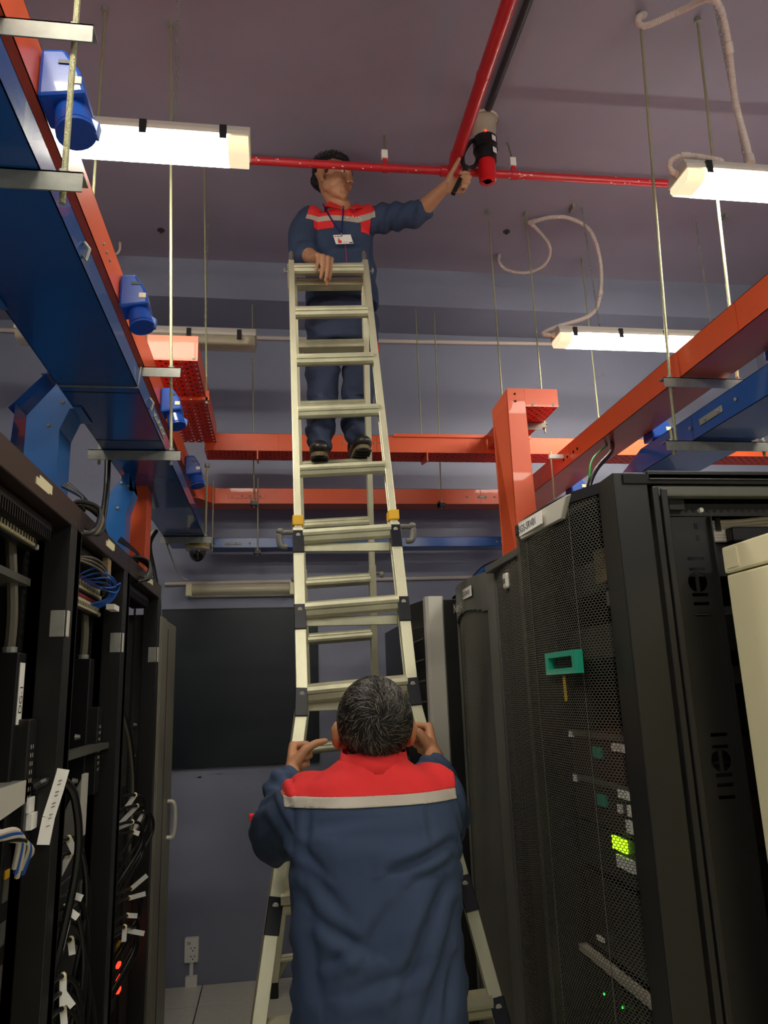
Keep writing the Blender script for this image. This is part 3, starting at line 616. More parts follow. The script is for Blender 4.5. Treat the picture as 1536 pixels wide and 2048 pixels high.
def cable(t, ctrl, r=.005, m='cableb', tags=(), name='cable', n=7):
    c = curve_pts(ctrl, n); o = MB().tube(c, r, 8).build(name, m, t, smooth=SA)
    for f, L, ang in tags:
        i = int(f*(len(c)-1)); q = c[i]; a = math.radians(ang)
        d = V(math.cos(a), -.1, math.sin(a)).normalized(); u = V(.35, -1, .1).normalized().cross(d)
        MB().bar(q-d*.003, q+d*L, .0012, .014, up=u).build('cable_tag', 'white', o)
        MB().ell(q, (r*1.3, r*1.3, r*1.6), nu=10, nv=6).build('tag_clamp', 'cream', o, smooth=True)
    return o
rA = rack_left('open black rack at the left edge, nearest the camera, with a labelled power strip', 1.135, 1.735, 'a')
rB = rack_left('middle open black rack on the left, with blue patch cables near its top', 1.737, 2.337, 'b')
rC = rack_left('farthest open black rack on the left, with the looped labelled cables and red lights', 2.339, 3.012, 'c')
patch(rA, 1.20, 1.655, 1.895); MB().box(FX-.5, FX-.07, 1.2, 1.66, 1.80, 1.815).build('shelf', 'rackg', rA)
patch(rB, 1.80, 2.26, 1.925); patch(rB, 1.80, 2.26, 1.862); patch(rB, 1.80, 2.26, 1.815)
MB().box(FX-.085, FX-.05, 1.80, 2.26, 1.885, 1.905).build('cable_manager', 'black', rB)
for i in range(6):
    cable(rB, [V(FX-.055, 1.95+.03*i, 1.865), V(FX-.012+.006*(i % 3), 2.0+.03*i, 1.895-.009*i), V(FX-.008+.007*(i*2 % 3), 2.12+.02*i, 1.882-.008*(i % 4)), V(FX-.02, 2.17+.012*i, 1.84), V(FX-.055, 2.12+.02*i, 1.815)], .0024, 'cablebl', name='patch_cable')
for i in range(3): cable(rB, [V(FX-.055, 1.86, 1.90), V(FX-.01, 1.95, 1.91-.01*i), V(FX-.01, 2.1, 1.90-.01*i), V(FX-.04, 2.2, 1.87-.012*i)], .003, 'cablegr', name='patch_cable')
MB().box(FX-.02, FX-.005, 2.08, 2.12, 1.885, 1.945).build('cable_strap', 'wood', rB); MB().box(FX-.03, FX-.008, 2.20, 2.27, 1.81, 1.825).build('cable_tag', 'white', rB)
# tall power strips and cables on the far post of each rack
def pdu(t, y, zt, zb, tagL=None, lab=None, w=.05):
    x = FX-.075
    p = MB().box(x-.04, x+.012, y, y+w, zb, zt).build('power_strip', 'black', t, bevel=.003)
    MB().box(x-.0, x+.035, y+w*.5, y+w*1.5, zt-.36, zt-.13).build('breaker_box', 'rackb', p, bevel=.003)
    ds = MB()
    for k in range(8): ds.box(x+.0355, x+.036, y+w*.8, y+w*.86, zt-.30+.016*k, zt-.292+.016*k).box(x+.0355, x+.036, y+w*1.05, y+w*1.11, zt-.30+.016*k, zt-.292+.016*k)
    ds.build('printed_marks', 'stripe', p)
    sk = MB()
    for k in range(16): sk.box(x+.012, x+.014, y+.012, y+w-.012, zt-.46-k*.075, zt-.42-k*.075)
    sk.build('outlet_faces', 'rackg', p, kind='stuff')
    MB().box(x+.012, x+.0145, y+w*.3, y+w*.75, zt-.42, zt-.405).build('yellow_label', 'yellow', p)
    if lab:
        MB().box(x+.012, x+.0132, y+.012, y+w-.01, zt-.14, zt-.02).build('paper_label', 'white', p)
        text(lab, 'handwriting', 'ink', p, (x+.0135, y+.034, zt-.12), (0, 0, 1), (0, -1, 0), .025)
    MB().tube([(x-.015, y+w*.5, zt), (x-.015, y+w*.5, zt+.012)], .015, 12).build('cable_gland', 'steel', p)
    cable(t, [V(x-.015, y+w*.5, zt), V(x-.013, y+w*.5-.005, zt+.08), V(x-.02, y+w*.5-.02, zt+.2), V(x-.03, y+w*.5-.03, zt+.31)], .011, 'cableg' if False else 'cablegr')
pdu(rA, 1.60, 1.66, .3, lab='DG-1'); pdu(rB, 2.20, 1.675, .3); 
MB().box(FX-.13, FX-.08, 2.24, 2.29, .3, 1.55).build('power_strip', 'rackb', rB)
for t, y in ((rA, 1.20), (rB, 1.83), (rB, 2.03), (rC, 2.62), (rC, 2.88)):
    for z in (1.47, 1.36, 1.28, 1.13):
        MB().tube([(FX-.08, y+.12, z), (FX-.068, y+.12, z)], [.008, .005], 10).build('screw', 'steel', t, smooth=SA)
# equipment in the racks
def unit(t, y0, y1, z0, z1, m, name='server_unit', d=.6, x=FX-.075, bev=.002): return MB().box(x-d, x, y0, y1, z0, z1).build(name, m, t, bevel=bev)
sw = unit(rA, 1.19, 1.66, 1.37, 1.415, 'steel', 'metal_shelf_unit', x=FX-.045)
MB().prism([(FX-.04, 1.25, 1.415), (FX-.04, 1.645, 1.415), (FX-.04, 1.66, 1.375), (FX-.04, 1.25, 1.34)], (-.003, 0, 0)).build('front_lip', 'silver', sw)
MB().box(FX-.052, FX-.035, 1.64, 1.675, 1.352, 1.38).build('paper_label', 'white', rA); MB().box(FX-.052, FX-.03, 1.645, 1.682, 1.32, 1.35).build('paper_label', 'white', rA)
for i in range(7):
    cable(rA, [V(FX-.05, 1.30+.03*i, 1.35), V(FX-.02, 1.38+.03*i, 1.352-.006*i), V(FX-.01, 1.50+.015*i, 1.34-.008*i), V(FX-.03, 1.56+.01*i, 1.27-.01*(i % 3))], .005, ('cablew', 'cablebl', 'cablew', 'cableb')[i % 4], name='patch_cable')
for i in range(9): unit(rA, 1.2, 1.58, .30+i*.11, .37+i*.11, 'rackb' if i % 3 else 'server')
br = MB().prism([(FX-.02, 1.80, 1.30), (FX-.02, 2.02, 1.39), (FX-.02, 2.02, 1.26), (FX-.02, 1.80, 1.26)], (-.003, 0, 0)); br.build('gusset_bracket', 'rackg', rB)
MB().box(FX-.02, FX-.012, 1.985, 2.02, 1.25, 1.39).build('bracket_edge', 'silver', rB)
big = unit(rB, 1.80, 2.02, .45, 1.255, 'rackb', 'storage_chassis', x=FX-.02)
for k in range(10): MB().box(FX-.0195, FX-.018, 1.83, 2.0, .50+k*.075, .503+k*.075).build('slot_line', 'rackg', big)
MB().box(FX-.03, FX-.02, 1.90, 1.94, 1.21, 1.235).build('grey_label', 'stripe', rB)
MB().box(FX-.06, FX-.02, 1.78, 2.28, 1.432, 1.447).build('cable_arm', 'rackg', rB)
for i in range(8): unit(rC, 2.42, 2.86, .35+i*.12, .43+i*.12, 'rackb' if i % 2 else 'server')
# looped power cables with white tags, racks A-C
rows = [(115, 1560, .02, -80, rB), (133, 1680, .03, -60, rB), (137, 1708, .055, -115, rB), (135, 1790, .03, -20, rB), (126, 1818, .035, -35, rB), (130, 1846, .055, -100, rB), (138, 1882, .03, -80, rB), (122, 1955, .055, -85, rB), (150, 1962, .022, -30, rB), (122, 1988, .035, -50, rB), (122, 2020, .03, -80, rB)]
for k, (px, pyy, L, ang, t) in enumerate(rows):
    p = P(px, pyy, X=FX-.01); p0 = V(FX-.07, max(1.75, p.y-.16), p.z-.01)
    cable(t, [p0, V(FX-.03, p.y-.08, p.z), V(FX-.006, p.y, p.z+.002), V(FX+.018, p.y+.045, p.z-.05), V(FX+.016, p.y+.09, p.z-.2), V(FX-.04, p.y+.10, max(.12, p.z-.5))], .0055 if k else .009, 'cableb', tags=[(.4, L, ang)])
    MB().box(FX-.075, FX-.03, max(1.745, p.y-.15), p.y-.06, p.z-.02, p.z+.01).build('cable_plug', 'rackb', t, bevel=.003)
bigtag = P(112, 1580, X=FX+.0); LT = [V(FX+.012, bigtag.y, bigtag.z+.04), V(FX+.004, bigtag.y-.005, bigtag.z-.0), V(FX-.008, bigtag.y-.01, bigtag.z-.05), V(FX-.014, bigtag.y-.015, bigtag.z-.10)]
lt_ = MB()
for a, b in zip(LT, LT[1:]): lt_.bar(a, b, .0014, .024, up=V(.5, -1, .1).cross(b-a))
lto = lt_.build('long_cable_tag', 'white', rB)
for k in range(14):
    a = LT[0].lerp(LT[3], .12+.05*k); MB().bar(a+V(-.002, -.002, .001)*1.2-V(0, .0, .0), a+V(.004, -.003, .003), .0016, .0012).build('printed_mark', 'ink', lto) if k % 3 else None
rows = [(262, 1590, .05, -125), (266, 1612, .08, -135), (256, 1644, .07, -160), (280, 1625, .075, -120), (258, 1664, .02, -20), (254, 1778, .06, 38), (250, 1797, .05, 12), (246, 1832, .03, -5), (244, 1862, .055, -12), (240, 1855, .04, -90)]
for k, (px, pyy, L, ang) in enumerate(rows):
    p = P(px, pyy, X=FX-.02)
    cable(rC, [V(FX-.09, p.y-.17, p.z-.004), V(FX-.04, p.y-.09, p.z+.004), V(FX-.012, p.y, p.z), V(FX+.012, p.y+.05, p.z-.02), V(FX+.014, p.y+.06, p.z-.08), V(FX-.03, p.y-.02, p.z-.16), V(FX-.06, p.y-.12, p.z-.2)], .005, 'cableb', tags=[(.36, L, ang)])
for i in range(3): cable(rC, [V(FX-.06, 2.44+.02*i, 1.62), V(FX-.035, 2.55+.025*i, 1.5), V(FX-.03, 2.66+.02*i, 1.40), V(FX-.03, 2.74+.015*i, 1.25), V(FX-.03, 2.72, 1.05)], .006, 'cableb' if i else 'cablegr')
for z, w in ((.735, .03), (.70, .03), (.665, .014)):
    p = P(237, 1930+(.735-z)*720, X=FX-.05); MB().box(FX-.055, FX-.045, p.y-.018, p.y+.018, p.z-.006, p.z+.006).build('red_indicator', 'led_r', rC, bevel=.002)
p = P(238, 1898, X=FX-.05); MB().box(FX-.055, FX-.048, p.y-.03, p.y+.03, p.z-.018, p.z+.018).build('yellow_label', 'yellow', rC)
# loops of cable on top of the beams
for L, ys_ in (('grey cable loops hanging over the top of the near left rack', 1.78), ('black cable loops hanging over the top of the far left rack', 2.52)):
    t = thing('cable_loops', L, 'cable', (FX-.1, ys_, TZ))
    for i in range(3):
        q = ys_+.02*i; MB().tube(curve_pts([V(FX-.07, q, TZ+.004), V(FX-.02, q+.02, TZ+.03), V(FX+.022, q+.05, TZ+.018-.01*i), V(FX+.02, q+.02, TZ-.04), V(FX-.0, q-.03, TZ-.06+.01*i)], 7), .0055, 10).build('loop', 'cablegr' if ys_ < 2 and i == 1 else 'cableb', t, smooth=SA)
        MB().tube(curve_pts([V(FX-.02, q+.03, TZ+.02), V(FX-.03, q+.1, TZ+.06), V(-.56, q+.25, TZ+.13+.01*i)], 6), .005, 8).build('lead', 'cableb', t, smooth=SA)
# grey cabinet door beyond
gd = thing('cabinet_door', 'grey cabinet door with a slim handle, at the end of the left rack row', 'door', (-.46, 3.3, 0))
MB().box(-.485, -.44, 3.045, 3.50, .02, 1.875).build('door_leaf', 'doorg', gd, bevel=.006)
MB().box(-.441, -.436, 3.05, 3.17, .02, 1.875).build('edge_profile', 'doorg', gd, bevel=.002)
MB().box(-.4395, -.4385, 3.24, 3.245, .05, 1.84).build('seam', 'rackin', gd)
p = P(335, 1650, X=-.42)
MB().tube(curve_pts([(-.44, 3.40, p.z+.07), (-.418, 3.40, p.z+.066), (-.410, 3.40, p.z+.03), (-.410, 3.40, p.z-.03), (-.418, 3.40, p.z-.066), (-.44, 3.40, p.z-.07)], 5), .009, 8).build('handle', 'silver', gd, smooth=SA)
rD = thing('server_rack', 'grey cabinet behind the grey door at the end of the left row', 'rack', (-.9, 3.3, 0))
MB().box(-1.4, -.49, 3.02, 3.60, 0, 1.88).build('cabinet_body', 'rackg', rD, bevel=.004)

# ---------------------------------------------------------------- right racks
R1 = thing('server_rack', 'near right rack with a bulged black mesh door and a teal emblem', 'rack', (1.1, 1.75, 0))
prof = [(1.455, .708), (1.50, .703), (1.58, .672), (1.70, .655), (1.84, .648), (1.95, .655), (2.03, .69)]
def px_at(y):
    for (a, b), (c, d) in zip(prof, prof[1:]):
        if a <= y <= c: return b+(d-b)*(y-a)/(c-a)
    return prof[0][1] if y < prof[0][0] else prof[-1][1]
# honeycomb of real openings
hx = MB(); cy, cz = .0098, .0056; y = 1.51; idx = {}
def hexp(i, j):
    k = (i, j)
    yy = 1.505+i*cy/4; zz = .06+j*cz/2; return k, yy, zz
ZT1 = 1.975
nrow = int((ZT1-.07)/(cz)); ncol = int((2.02-1.515)/cy)
def vert(yy, zz):
    k = (round(yy*1e5), round(zz*1e5))
    if k not in idx: idx[k] = len(hx.v); hx.v.append((px_at(yy), yy, zz))
    return idx[k]
for r in range(nrow):
    for c in range(ncol):
        y0 = 1.512+c*cy+(cy/2 if r % 2 else 0); z0 = .06+r*cz
        O = [(y0-cy/2, z0-cz*.33), (y0, z0-cz*.67), (y0+cy/2, z0-cz*.33), (y0+cy/2, z0+cz*.33), (y0, z0+cz*.67), (y0-cy/2, z0+cz*.33)]
        I = [(y0+(a-y0)*.80, z0+(b-z0)*.76) for a, b in O]
        o = [vert(*p) for p in O]; b0 = len(hx.v); hx.v += [(px_at(a), a, b) for a, b in I]
        for k in range(6): hx.f.append([o[k], o[(k+1) % 6], b0+(k+1) % 6, b0+k])
hx.mi = [0]*len(hx.f)
dr = hx.build('mesh_panel', 'mesh3', R1)
dr.data.materials.clear(); dr.data.materials.append(mat('door_wire', (120, 120, 106), .35, .6))
fr = MB().prism([(.700, 1.425, 0), (.775, 1.425, 0), (.775, 1.445, 0), (.72, 1.50, 0), (.703, 1.512, 0)], (0, 0, 1.99)); fr.build('door_stile', 'rackb', R1, bevel=.003)
MB().prism([(.645, 1.95, 0.02), (.69, 2.035, .02), (.74, 2.035, .02), (.70, 2.0, .02)], (0, 0, .02)).build('door_rail', 'rackb', R1)
tp = MB()
for (a, b), (c, d) in zip(prof, prof[1:]):
    tp.prism([(b, a, 1.965), (d, c, 1.965), (d+.03, c, 1.965), (b+.03, a, 1.965)], (0, 0, .024)); tp
tp.build('door_rail', 'rackb', R1)
MB().box(.69, .72, 2.025, 2.037, .02, 1.985).build('door_edge', 'rackb', R1)
for yy in (1.60, 1.84): MB().tube([(px_at(yy)-.001, yy, .07), (px_at(yy)-.001, yy, 1.96)], .0012, 4).build('fold_line', 'rackg', R1)
# label plate
lp = MB(); A = [(1.585, 1.982), (1.875, 1.982), (1.86, 1.935), (1.62, 1.935)]
pts = [(px_at(a)-.012, a, b) for a, b in A]; lp.prism(pts, (.014, 0, 0)); lp.prism([(px_at(1.585)-.012, 1.585, 1.982), (px_at(1.875)-.012, 1.875, 1.982), (.70, 1.875, 1.995), (.70, 1.585, 1.995)], (0, 0, -.004))
lpo = lp.build('label_plate', 'silver', R1, bevel=.002)
MB().prism([(px_at(1.72)-.0135, 1.70, 1.975), (px_at(1.86)-.0135, 1.862, 1.975), (px_at(1.86)-.0135, 1.862, 1.943), (px_at(1.72)-.0135, 1.70, 1.943)], (.001, 0, 0)).build('name_label', 'white', lpo)
text('SGS-SRV01', 'label_text', 'ink', lpo, (px_at(1.86)-.0146, 1.858, 1.951), (px_at(1.70)-px_at(1.86), -.16, 0), (0, 0, 1), .026)
# teal emblem frame
eb = MB(); x = .640
for (a0, a1, b0, b1) in ((1.572, 1.757, 1.622, 1.634), (1.572, 1.757, 1.584, 1.597), (1.572, 1.592, 1.597, 1.622), (1.737, 1.757, 1.597, 1.622)): eb.box(x, x+.018, a0, a1, b0, b1)
eb.build('emblem_frame', 'teal', R1)
for k in range(14): MB().box(.6455, .6475, 1.655, 1.668, 1.525+k*.004, 1.5275+k*.004).build('yellow_strip', 'brass', R1)
# interior equipment
def r1u(y0, y1, z0, z1, m, x=.79, name='server_unit', d=.7): return MB().box(x, x+d, y0, y1, z0, z1).build(name, m, R1, bevel=.002)
MB().box(1.6, 1.62, 1.45, 2.03, 0, 1.98).build('rear_panel', 'rackin', R1); MB().box(.72, 1.6, 2.025, 2.035, .0, 1.98).build('side_panel', 'rackin', R1); MB().box(.72, 1.6, 1.42, 2.035, 1.965, 1.985).build('roof', 'rackin', R1)
for zt_, zb_, m_, lab in ((1.44, 1.335, 'serverb', ((1.655, 1.735, 1.407, 1.425), (1.975, 1.995, 1.425, 1.44))), (1.33, 1.225, 'serverb', ((1.66, 1.725, 1.306, 1.324), (1.655, 1.685, 1.272, 1.296), (1.72, 1.735, 1.272, 1.29), (1.655, 1.70, 1.236, 1.262), (1.97, 1.99, 1.315, 1.33)))):
    u = r1u(1.52, 2.0, zb_, zt_, m_, x=.782); MB().box(.778, .782, 1.52, 2.0, zt_-.010, zt_+.004).build('bezel_edge', 'rackg', u)
    for a, b, c, d in lab: MB().box(.775, .782, a, b, c, d).build('bright_label', 'serverl', u)
    MB().box(.776, .782, 1.80, 1.85, zt_-.055, zt_-.03).build('teal_badge', 'teal', u)
u = r1u(1.52, 2.0, 1.12, 1.22, 'server', x=.782); MB().box(.776, .782, 1.715, 1.785, 1.188, 1.216).build('green_display', 'lcd', u); MB().box(.776, .782, 1.685, 1.77, 1.152, 1.178).build('bright_label', 'serverl', u)
u = r1u(1.52, 2.0, .93, 1.10, 'rackb', x=.79); MB().box(.776, .784, 1.90, 1.93, .955, .965).build('bright_label', 'serverl', u)
u2 = r1u(1.52, 2.03, .3, .90, 'server', x=.782); MB().box(.765, .785, 1.52, 2.03, .905, .92).build('bright_rim', 'stripe', u2)
for k in range(14): p = V(.776, 1.72+random.random()*.28, .62+random.random()*.24); MB().ell(p, (.003, .003, .003), nu=6, nv=4).build('indicator_light', 'led_g', u2)
for k in range(9): MB().box(.776, .782, 1.54+k*.052, 1.582+k*.052, .35, .89).build('drive_bay', 'server', u2, bevel=.001)
for z in (1.62, 1.78): r1u(1.52, 1.97, z, z+.08, 'rackb')
MB().box(.785, .80, 1.53, 1.75, 1.80, 1.88).build('cable_bundle', 'wood', R1); MB().box(.785, .80, 1.55, 1.70, 1.74, 1.775).build('cable_bundle', 'cablegr', R1)
# open near side: frame
fy = 1.42
MB().box(.775, 1.75, fy, fy+.02, 1.972, 1.993).box(.775, 1.75, fy-.004, fy+.01, 1.972, 1.976).build('side_top_rail', 'rackb', R1, bevel=.003)
MB().box(.79, 1.75, fy+.004, fy+.03, 1.938, 1.962).build('side_top_rail', 'rackg', R1, bevel=.004)
pst = MB().box(.782, .797, fy+.002, fy+.05, 0, 1.96).box(.80, .815, fy, fy+.05, 0, 1.955); pst.build('side_post', 'rackb', R1, bevel=.003)
MB().box(.815, 1.75, fy+.045, fy+.05, 1.905, 1.932).build('hole_rail', 'rackb', R1)
for k in range(22):
    xx = .862+k*.0165
    MB().tube([(xx, fy+.0445, 1.917), (xx, fy+.044, 1.917)], .0045, 10).build('rail_hole', 'rackin', R1)
for xx in (.822, .91): MB().tube([(xx, fy+.045, 1.917), (xx, fy+.038, 1.917)], [.007, .005], 10).build('bolt', 'silver', R1, smooth=SA)
MB().box(.832, .868, fy+.03, fy+.045, 1.915, 1.94).build('clip_block', 'rackb', R1, bevel=.002)
# slotted panel with true openings: built from strips around a round hole and slots
px0, px1 = .816, .925; pyl = fy+.046
def slot_panel(zs, zh, zb):
    m = MB(); L = px1-px0; sx0, sx1 = px0+.052, px0+.088
    cx, r = px0+.068, .022
    z = 1.903; segs = sorted(zs, reverse=True)
    items = [(s, 's') for s in segs]+[(zh, 'h'), (zh-.36, 'h')]+[(s-.36, 's') for s in segs]
    items.sort(reverse=True)
    for c, k in items:
        hh = .0035 if k == 's' else r
        m.box(px0, px1, pyl, pyl+.002, c+hh, z)
        if k == 's': m.box(px0, sx0, pyl, pyl+.002, c-hh, c+hh); m.box(sx1, px1, pyl, pyl+.002, c-hh, c+hh)
        else:
            n = 10
            for s in (-1, 1):
                e = px0 if s < 0 else px1
                for q in range(n):
                    t0 = -math.pi/2+math.pi*q/n; t1 = -math.pi/2+math.pi*(q+1)/n
                    a = (cx+s*r*math.cos(t0), c+r*math.sin(t0)); b = (cx+s*r*math.cos(t1), c+r*math.sin(t1))
                    m.prism([(a[0], pyl, a[1]), (b[0], pyl, b[1]), (e, pyl, b[1]), (e, pyl, a[1])], (0, .002, 0))
            m.box(cx-.004, cx+.004, pyl+.001, pyl+.002, c-r, c+r)
        z = c-hh
    m.box(px0, px1, pyl, pyl+.002, 0, z); m.box(px1, px1+.003, pyl-.012, pyl+.002, 0, 1.903)
    return m
slot_panel([1.812, 1.789, 1.735, 1.716, 1.693], 1.762, 0).build('slotted_panel', 'rackb', R1)
for (xx, zz) in ((.826, 1.883), (.896, 1.883), (.828, 1.857), (.898, 1.857)): MB().box(xx-.004, xx+.004, pyl-.001, pyl, zz-.006, zz+.006).build('oval_hole', 'rackin', R1)
for i in range(7): MB().tube(curve_pts([V(.90, fy+.10, 1.862+.007*i), V(1.0, fy+.09, 1.860+.007*i), V(1.12, fy+.1, 1.866+.008*i), V(1.4, fy+.1, 1.88+.01*i)], 4), .0045, 8).build('white_cable', 'cablew', R1, smooth=SA)
for i in range(4): MB().tube([V(.92, fy+.12, 1.885+.008*i), V(1.3, fy+.12, 1.895+.008*i)], .004, 8).build('white_cable', 'cablegr', R1, smooth=SA)
MB().box(.99, 1.08, fy+.06, fy+.14, 1.852, 1.885).build('cable_clamp', 'black', R1, bevel=.004); MB().box(.968, .98, fy+.085, fy+.135, 1.88, 1.91).build('cable_strap', 'black', R1)
for i in range(16): MB().box(.94, 1.5, fy+.16, fy+.2, .15+i*.1, .19+i*.1).build('side_shelf', 'rackb' if i % 2 else 'rackg', R1)
MB().box(.93, 1.5, fy+.2, fy+.205, 0, 1.84).build('inner_wall', 'rackin', R1)

cc = thing('cream_cabinet', 'cream coloured cabinet at the right edge, standing in front of the near rack', 'cabinet', (1.3, .9, 0))
MB().box(.905, 1.75, .45, 1.395, 0, 1.765).build('cabinet_body', 'cream', cc, bevel=.004)
ccx = P(1450, 1095, Y=1.40)
# rebuilt to the observed corner
cc2 = cc
MB().box(.903, 1.75, .45, 1.397, 1.768, 1.822).build('top_band', 'cream', cc, bevel=.004)
MB().box(.9015, .903, 1.345, 1.385, 1.776, 1.815).build('corner_badge', 'cream', cc, bevel=.001)

R2 = thing('server_rack', 'second right rack, dark ribbed fine mesh door with a small silver badge', 'rack', (1.2, 2.33, 0))
rib = MB(); n = 34; ya, yb = 2.045, 2.63; pts = []
for i in range(n+1):
    y = ya+(yb-ya)*i/n; f = (i/n-.5)*2; x = .795-.028*(1-f*f) + (.006 if i % 2 else 0); pts.append((x, y))
for (a, b), (c, d) in zip(pts, pts[1:]): rib.add([(a, b, .06), (c, d, .06), (c, d, 1.965), (a, b, 1.965)], [[0, 1, 2, 3]])
rib.build('mesh_door', 'fine', R2, uvx=lambda p: (p.y, p.z))
MB().box(.79, .82, 2.615, 2.637, .02, 1.985).box(.76, .82, 2.04, 2.637, 1.965, 1.99).box(.76, .82, 2.04, 2.637, .02, .06).build('door_frame', 'rackg', R2, bevel=.003)
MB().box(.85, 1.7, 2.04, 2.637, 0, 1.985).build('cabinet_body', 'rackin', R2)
p = P(1018, 1160, X=.775); MB().box(.757, .775, p.y-.022, p.y+.02, p.z-.03, p.z+.024).build('silver_badge', 'silver', R2, bevel=.008)
MB().box(.7555, .757, p.y-.012, p.y+.01, p.z-.012, p.z+.004).build('badge_mark', 'rackg', R2)
R3 = thing('server_rack', 'third right rack, grey door with rounded top and raised maker lettering', 'rack', (1.2, 2.94, 0))
q = []; n = 12; ya, yb = 2.64, 3.22
for i in range(n+1): y = ya+(yb-ya)*i/n; f = (i/n-.5)*2; q.append((.80-.05*(1-f*f)**.6, y))
hd = MB(); ms = MB()
for i, ((a, b), (c, d)) in enumerate(zip(q, q[1:])):
    zt = 1.825+.035*math.sin(math.pi*(i+.5)/n)
    hd.prism([(a, b, zt), (c, d, zt), (c, d, 1.98), (a, b, 1.98)], (.01, 0, 0)); ms.add([(a+.012, b, .05), (c+.012, d, .05), (c+.012, d, zt+.02), (a+.012, b, zt+.02)], [[0, 1, 2, 3]])
    if i in (0, n-1): hd.prism([(a, b, .05), (c, d, .05), (c, d, zt), (a, b, zt)], (.01, 0, 0))
hd.build('door_frame', 'rackm', R3, smooth=SA); ms.build('mesh_panel', 'fine2', R3, uvx=lambda p: (p.y, p.z))
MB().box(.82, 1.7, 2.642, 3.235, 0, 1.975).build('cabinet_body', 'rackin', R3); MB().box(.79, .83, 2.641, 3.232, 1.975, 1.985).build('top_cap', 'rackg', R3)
MB().box(.745, .748, 2.80, 2.93, 1.905, 1.945).build('name_label', 'white', R3); text('GS-SRV03', 'label_text', 'ink', R3, (.7445, 2.925, 1.915), (0, -1, 0), (0, 0, 1), .026)
text('NetApp', 'maker_lettering', 'silver', R3, (.744, 3.09, 1.868), (.06, -1, 0), (0, 0, 1), .055)
R4 = thing('server_rack', 'fourth right rack, black side and pale silver front edge with dark mesh door', 'rack', (1.1, 3.55, 0))
MB().box(.70, 1.7, 3.245, 3.85, 0, 1.945).build('cabinet_body', 'rackb', R4, bevel=.003)
MB().prism([(.655, 3.25, 0), (.668, 3.238, 0), (.728, 3.238, 0), (.735, 3.245, 0), (.70, 3.30, 0), (.655, 3.30, 0)], (0, 0, 1.96)).build('silver_edge', 'silver', R4)
m4 = MB()
for (a, b), (c, d) in zip([(3.30, .655), (3.45, .63), (3.65, .625), (3.84, .66)], [(3.45, .63), (3.65, .625), (3.84, .66), (3.845, .70)]): m4.add([(b, a, .05), (d, c, .05), (d, c, 1.83), (b, a, 1.83)], [[0, 1, 2, 3]])
m4.build('mesh_door', 'mesh3', R4, uvx=lambda p: (p.y, p.z))
MB().prism([(.655, 3.30, 1.83), (.62, 3.50, 1.83), (.62, 3.70, 1.83), (.66, 3.845, 1.83), (.70, 3.845, 1.83), (.70, 3.3, 1.83)], (0, 0, .12)).build('door_header', 'rackb', R4)
for k in range(11): MB().tube(curve_pts([(.652, 3.31, 1.78-k*.09), (.625, 3.47, 1.77-k*.09), (.620, 3.6, 1.768-k*.09), (.655, 3.83, 1.78-k*.09)], 4), .004, 6).build('mesh_rib', 'rackg', R4)
MB().box(.612, .616, 3.58, 3.70, 1.855, 1.885).build('name_label', 'white', R4); text('GS-SRV04', 'label_text', 'ink', R4, (.6115, 3.695, 1.862), (0, -1, 0), (0, 0, 1), .02)
R5 = thing('server_rack', 'fifth and farthest right rack, dark side next to the far wall', 'rack', (1.1, 4.15, 0))
MB().box(.66, 1.7, 3.86, 4.45, 0, 1.90).build('cabinet_body', 'rackg', R5, bevel=.003); MB().box(.645, .66, 3.87, 4.45, .05, 1.895).build('door_leaf', 'rackb', R5, bevel=.003); MB().box(.655, .70, 3.852, 3.86, .0, 1.90).build('door_edge', 'rackb', R5)
for t_, a in ((('blue cable bundle lying on top of the third right rack'), 0),):
    bb = thing('cable_loops', t_, 'cable', (.9, 2.9, 1.985))
    for i in range(4): MB().tube(curve_pts([V(.79+.01*i, 3.28, 1.955), V(.83, 3.05, 2.0+.006*i), V(.85, 2.9, 2.02+.008*i), V(.9, 2.7, 2.02+.006*i), V(1.0, 2.6, 1.995)], 6), .006, 8).build('cable', 'cablebl' if i % 3 else 'cableb', bb, smooth=SA)
# ---------------------------------------------------------------- ladder
LD = thing('multipurpose_ladder', 'tall aluminium multipurpose ladder opened as an A-frame in the middle of the aisle', 'ladder', (.26, 3.1, 0))
BR = .05
def ff(i, s):      # front frame axis: s=-1 left, +1 right, 0 centre
    fl = .0455*max(0, min(i, 10.4)-7.1); l = .075+.0012*i-fl; r = .4205+.0018*i+fl
    return V(l if s < 0 else r if s > 0 else (l+r)/2, 3.132-.0992*i, 3.478-.2726*i+.010*s)
def bf(i, s):
    fl = .041*max(0, i-7.1); l = .089+.0105*i-fl; r = .426+.0126*i+fl*BR
    return V(l if s < 0 else r if s > 0 else (l+r)/2, 3.240+.1023*i, 3.464-.2714*i+.009*s)
def rail(f, s, i0, i1, w, dep, name='rail'):
    m = MB(); ks = [i0]+([7.1, 7.3, 10.4] if i0 < 7.1 < i1 and i1 > 10.4 else [])+[i1]
    nrm = V(0, -.94, -.34) if f is ff else V(0, -.936, .353)
    sec = [(-w/2, -dep/2), (w/2, -dep/2), (w/2, -dep/2+.008), (w/2-.003, -dep/2+.010), (w/2-.003, dep/2-.010), (w/2, dep/2-.008), (w/2, dep/2), (-w/2, dep/2)]
    if s > 0: sec = [(-a, b) for a, b in sec][::-1]
    vs = []; fs = []
    for i in ks:
        c = f(i, s)
        for a, b in sec: vs.append(c+V(a, 0, 0)-nrm*b)
    n = len(sec)
    for k in range(len(ks)-1):
        for j in range(n): fs.append([k*n+j, k*n+(j+1) % n, (k+1)*n+(j+1) % n, (k+1)*n+j])
    fs += [list(range(n))[::-1], [(len(ks)-1)*n+j for j in range(n)]]
    return m.add(vs, fs).build(name, 'alu', LD, bevel=.0015)
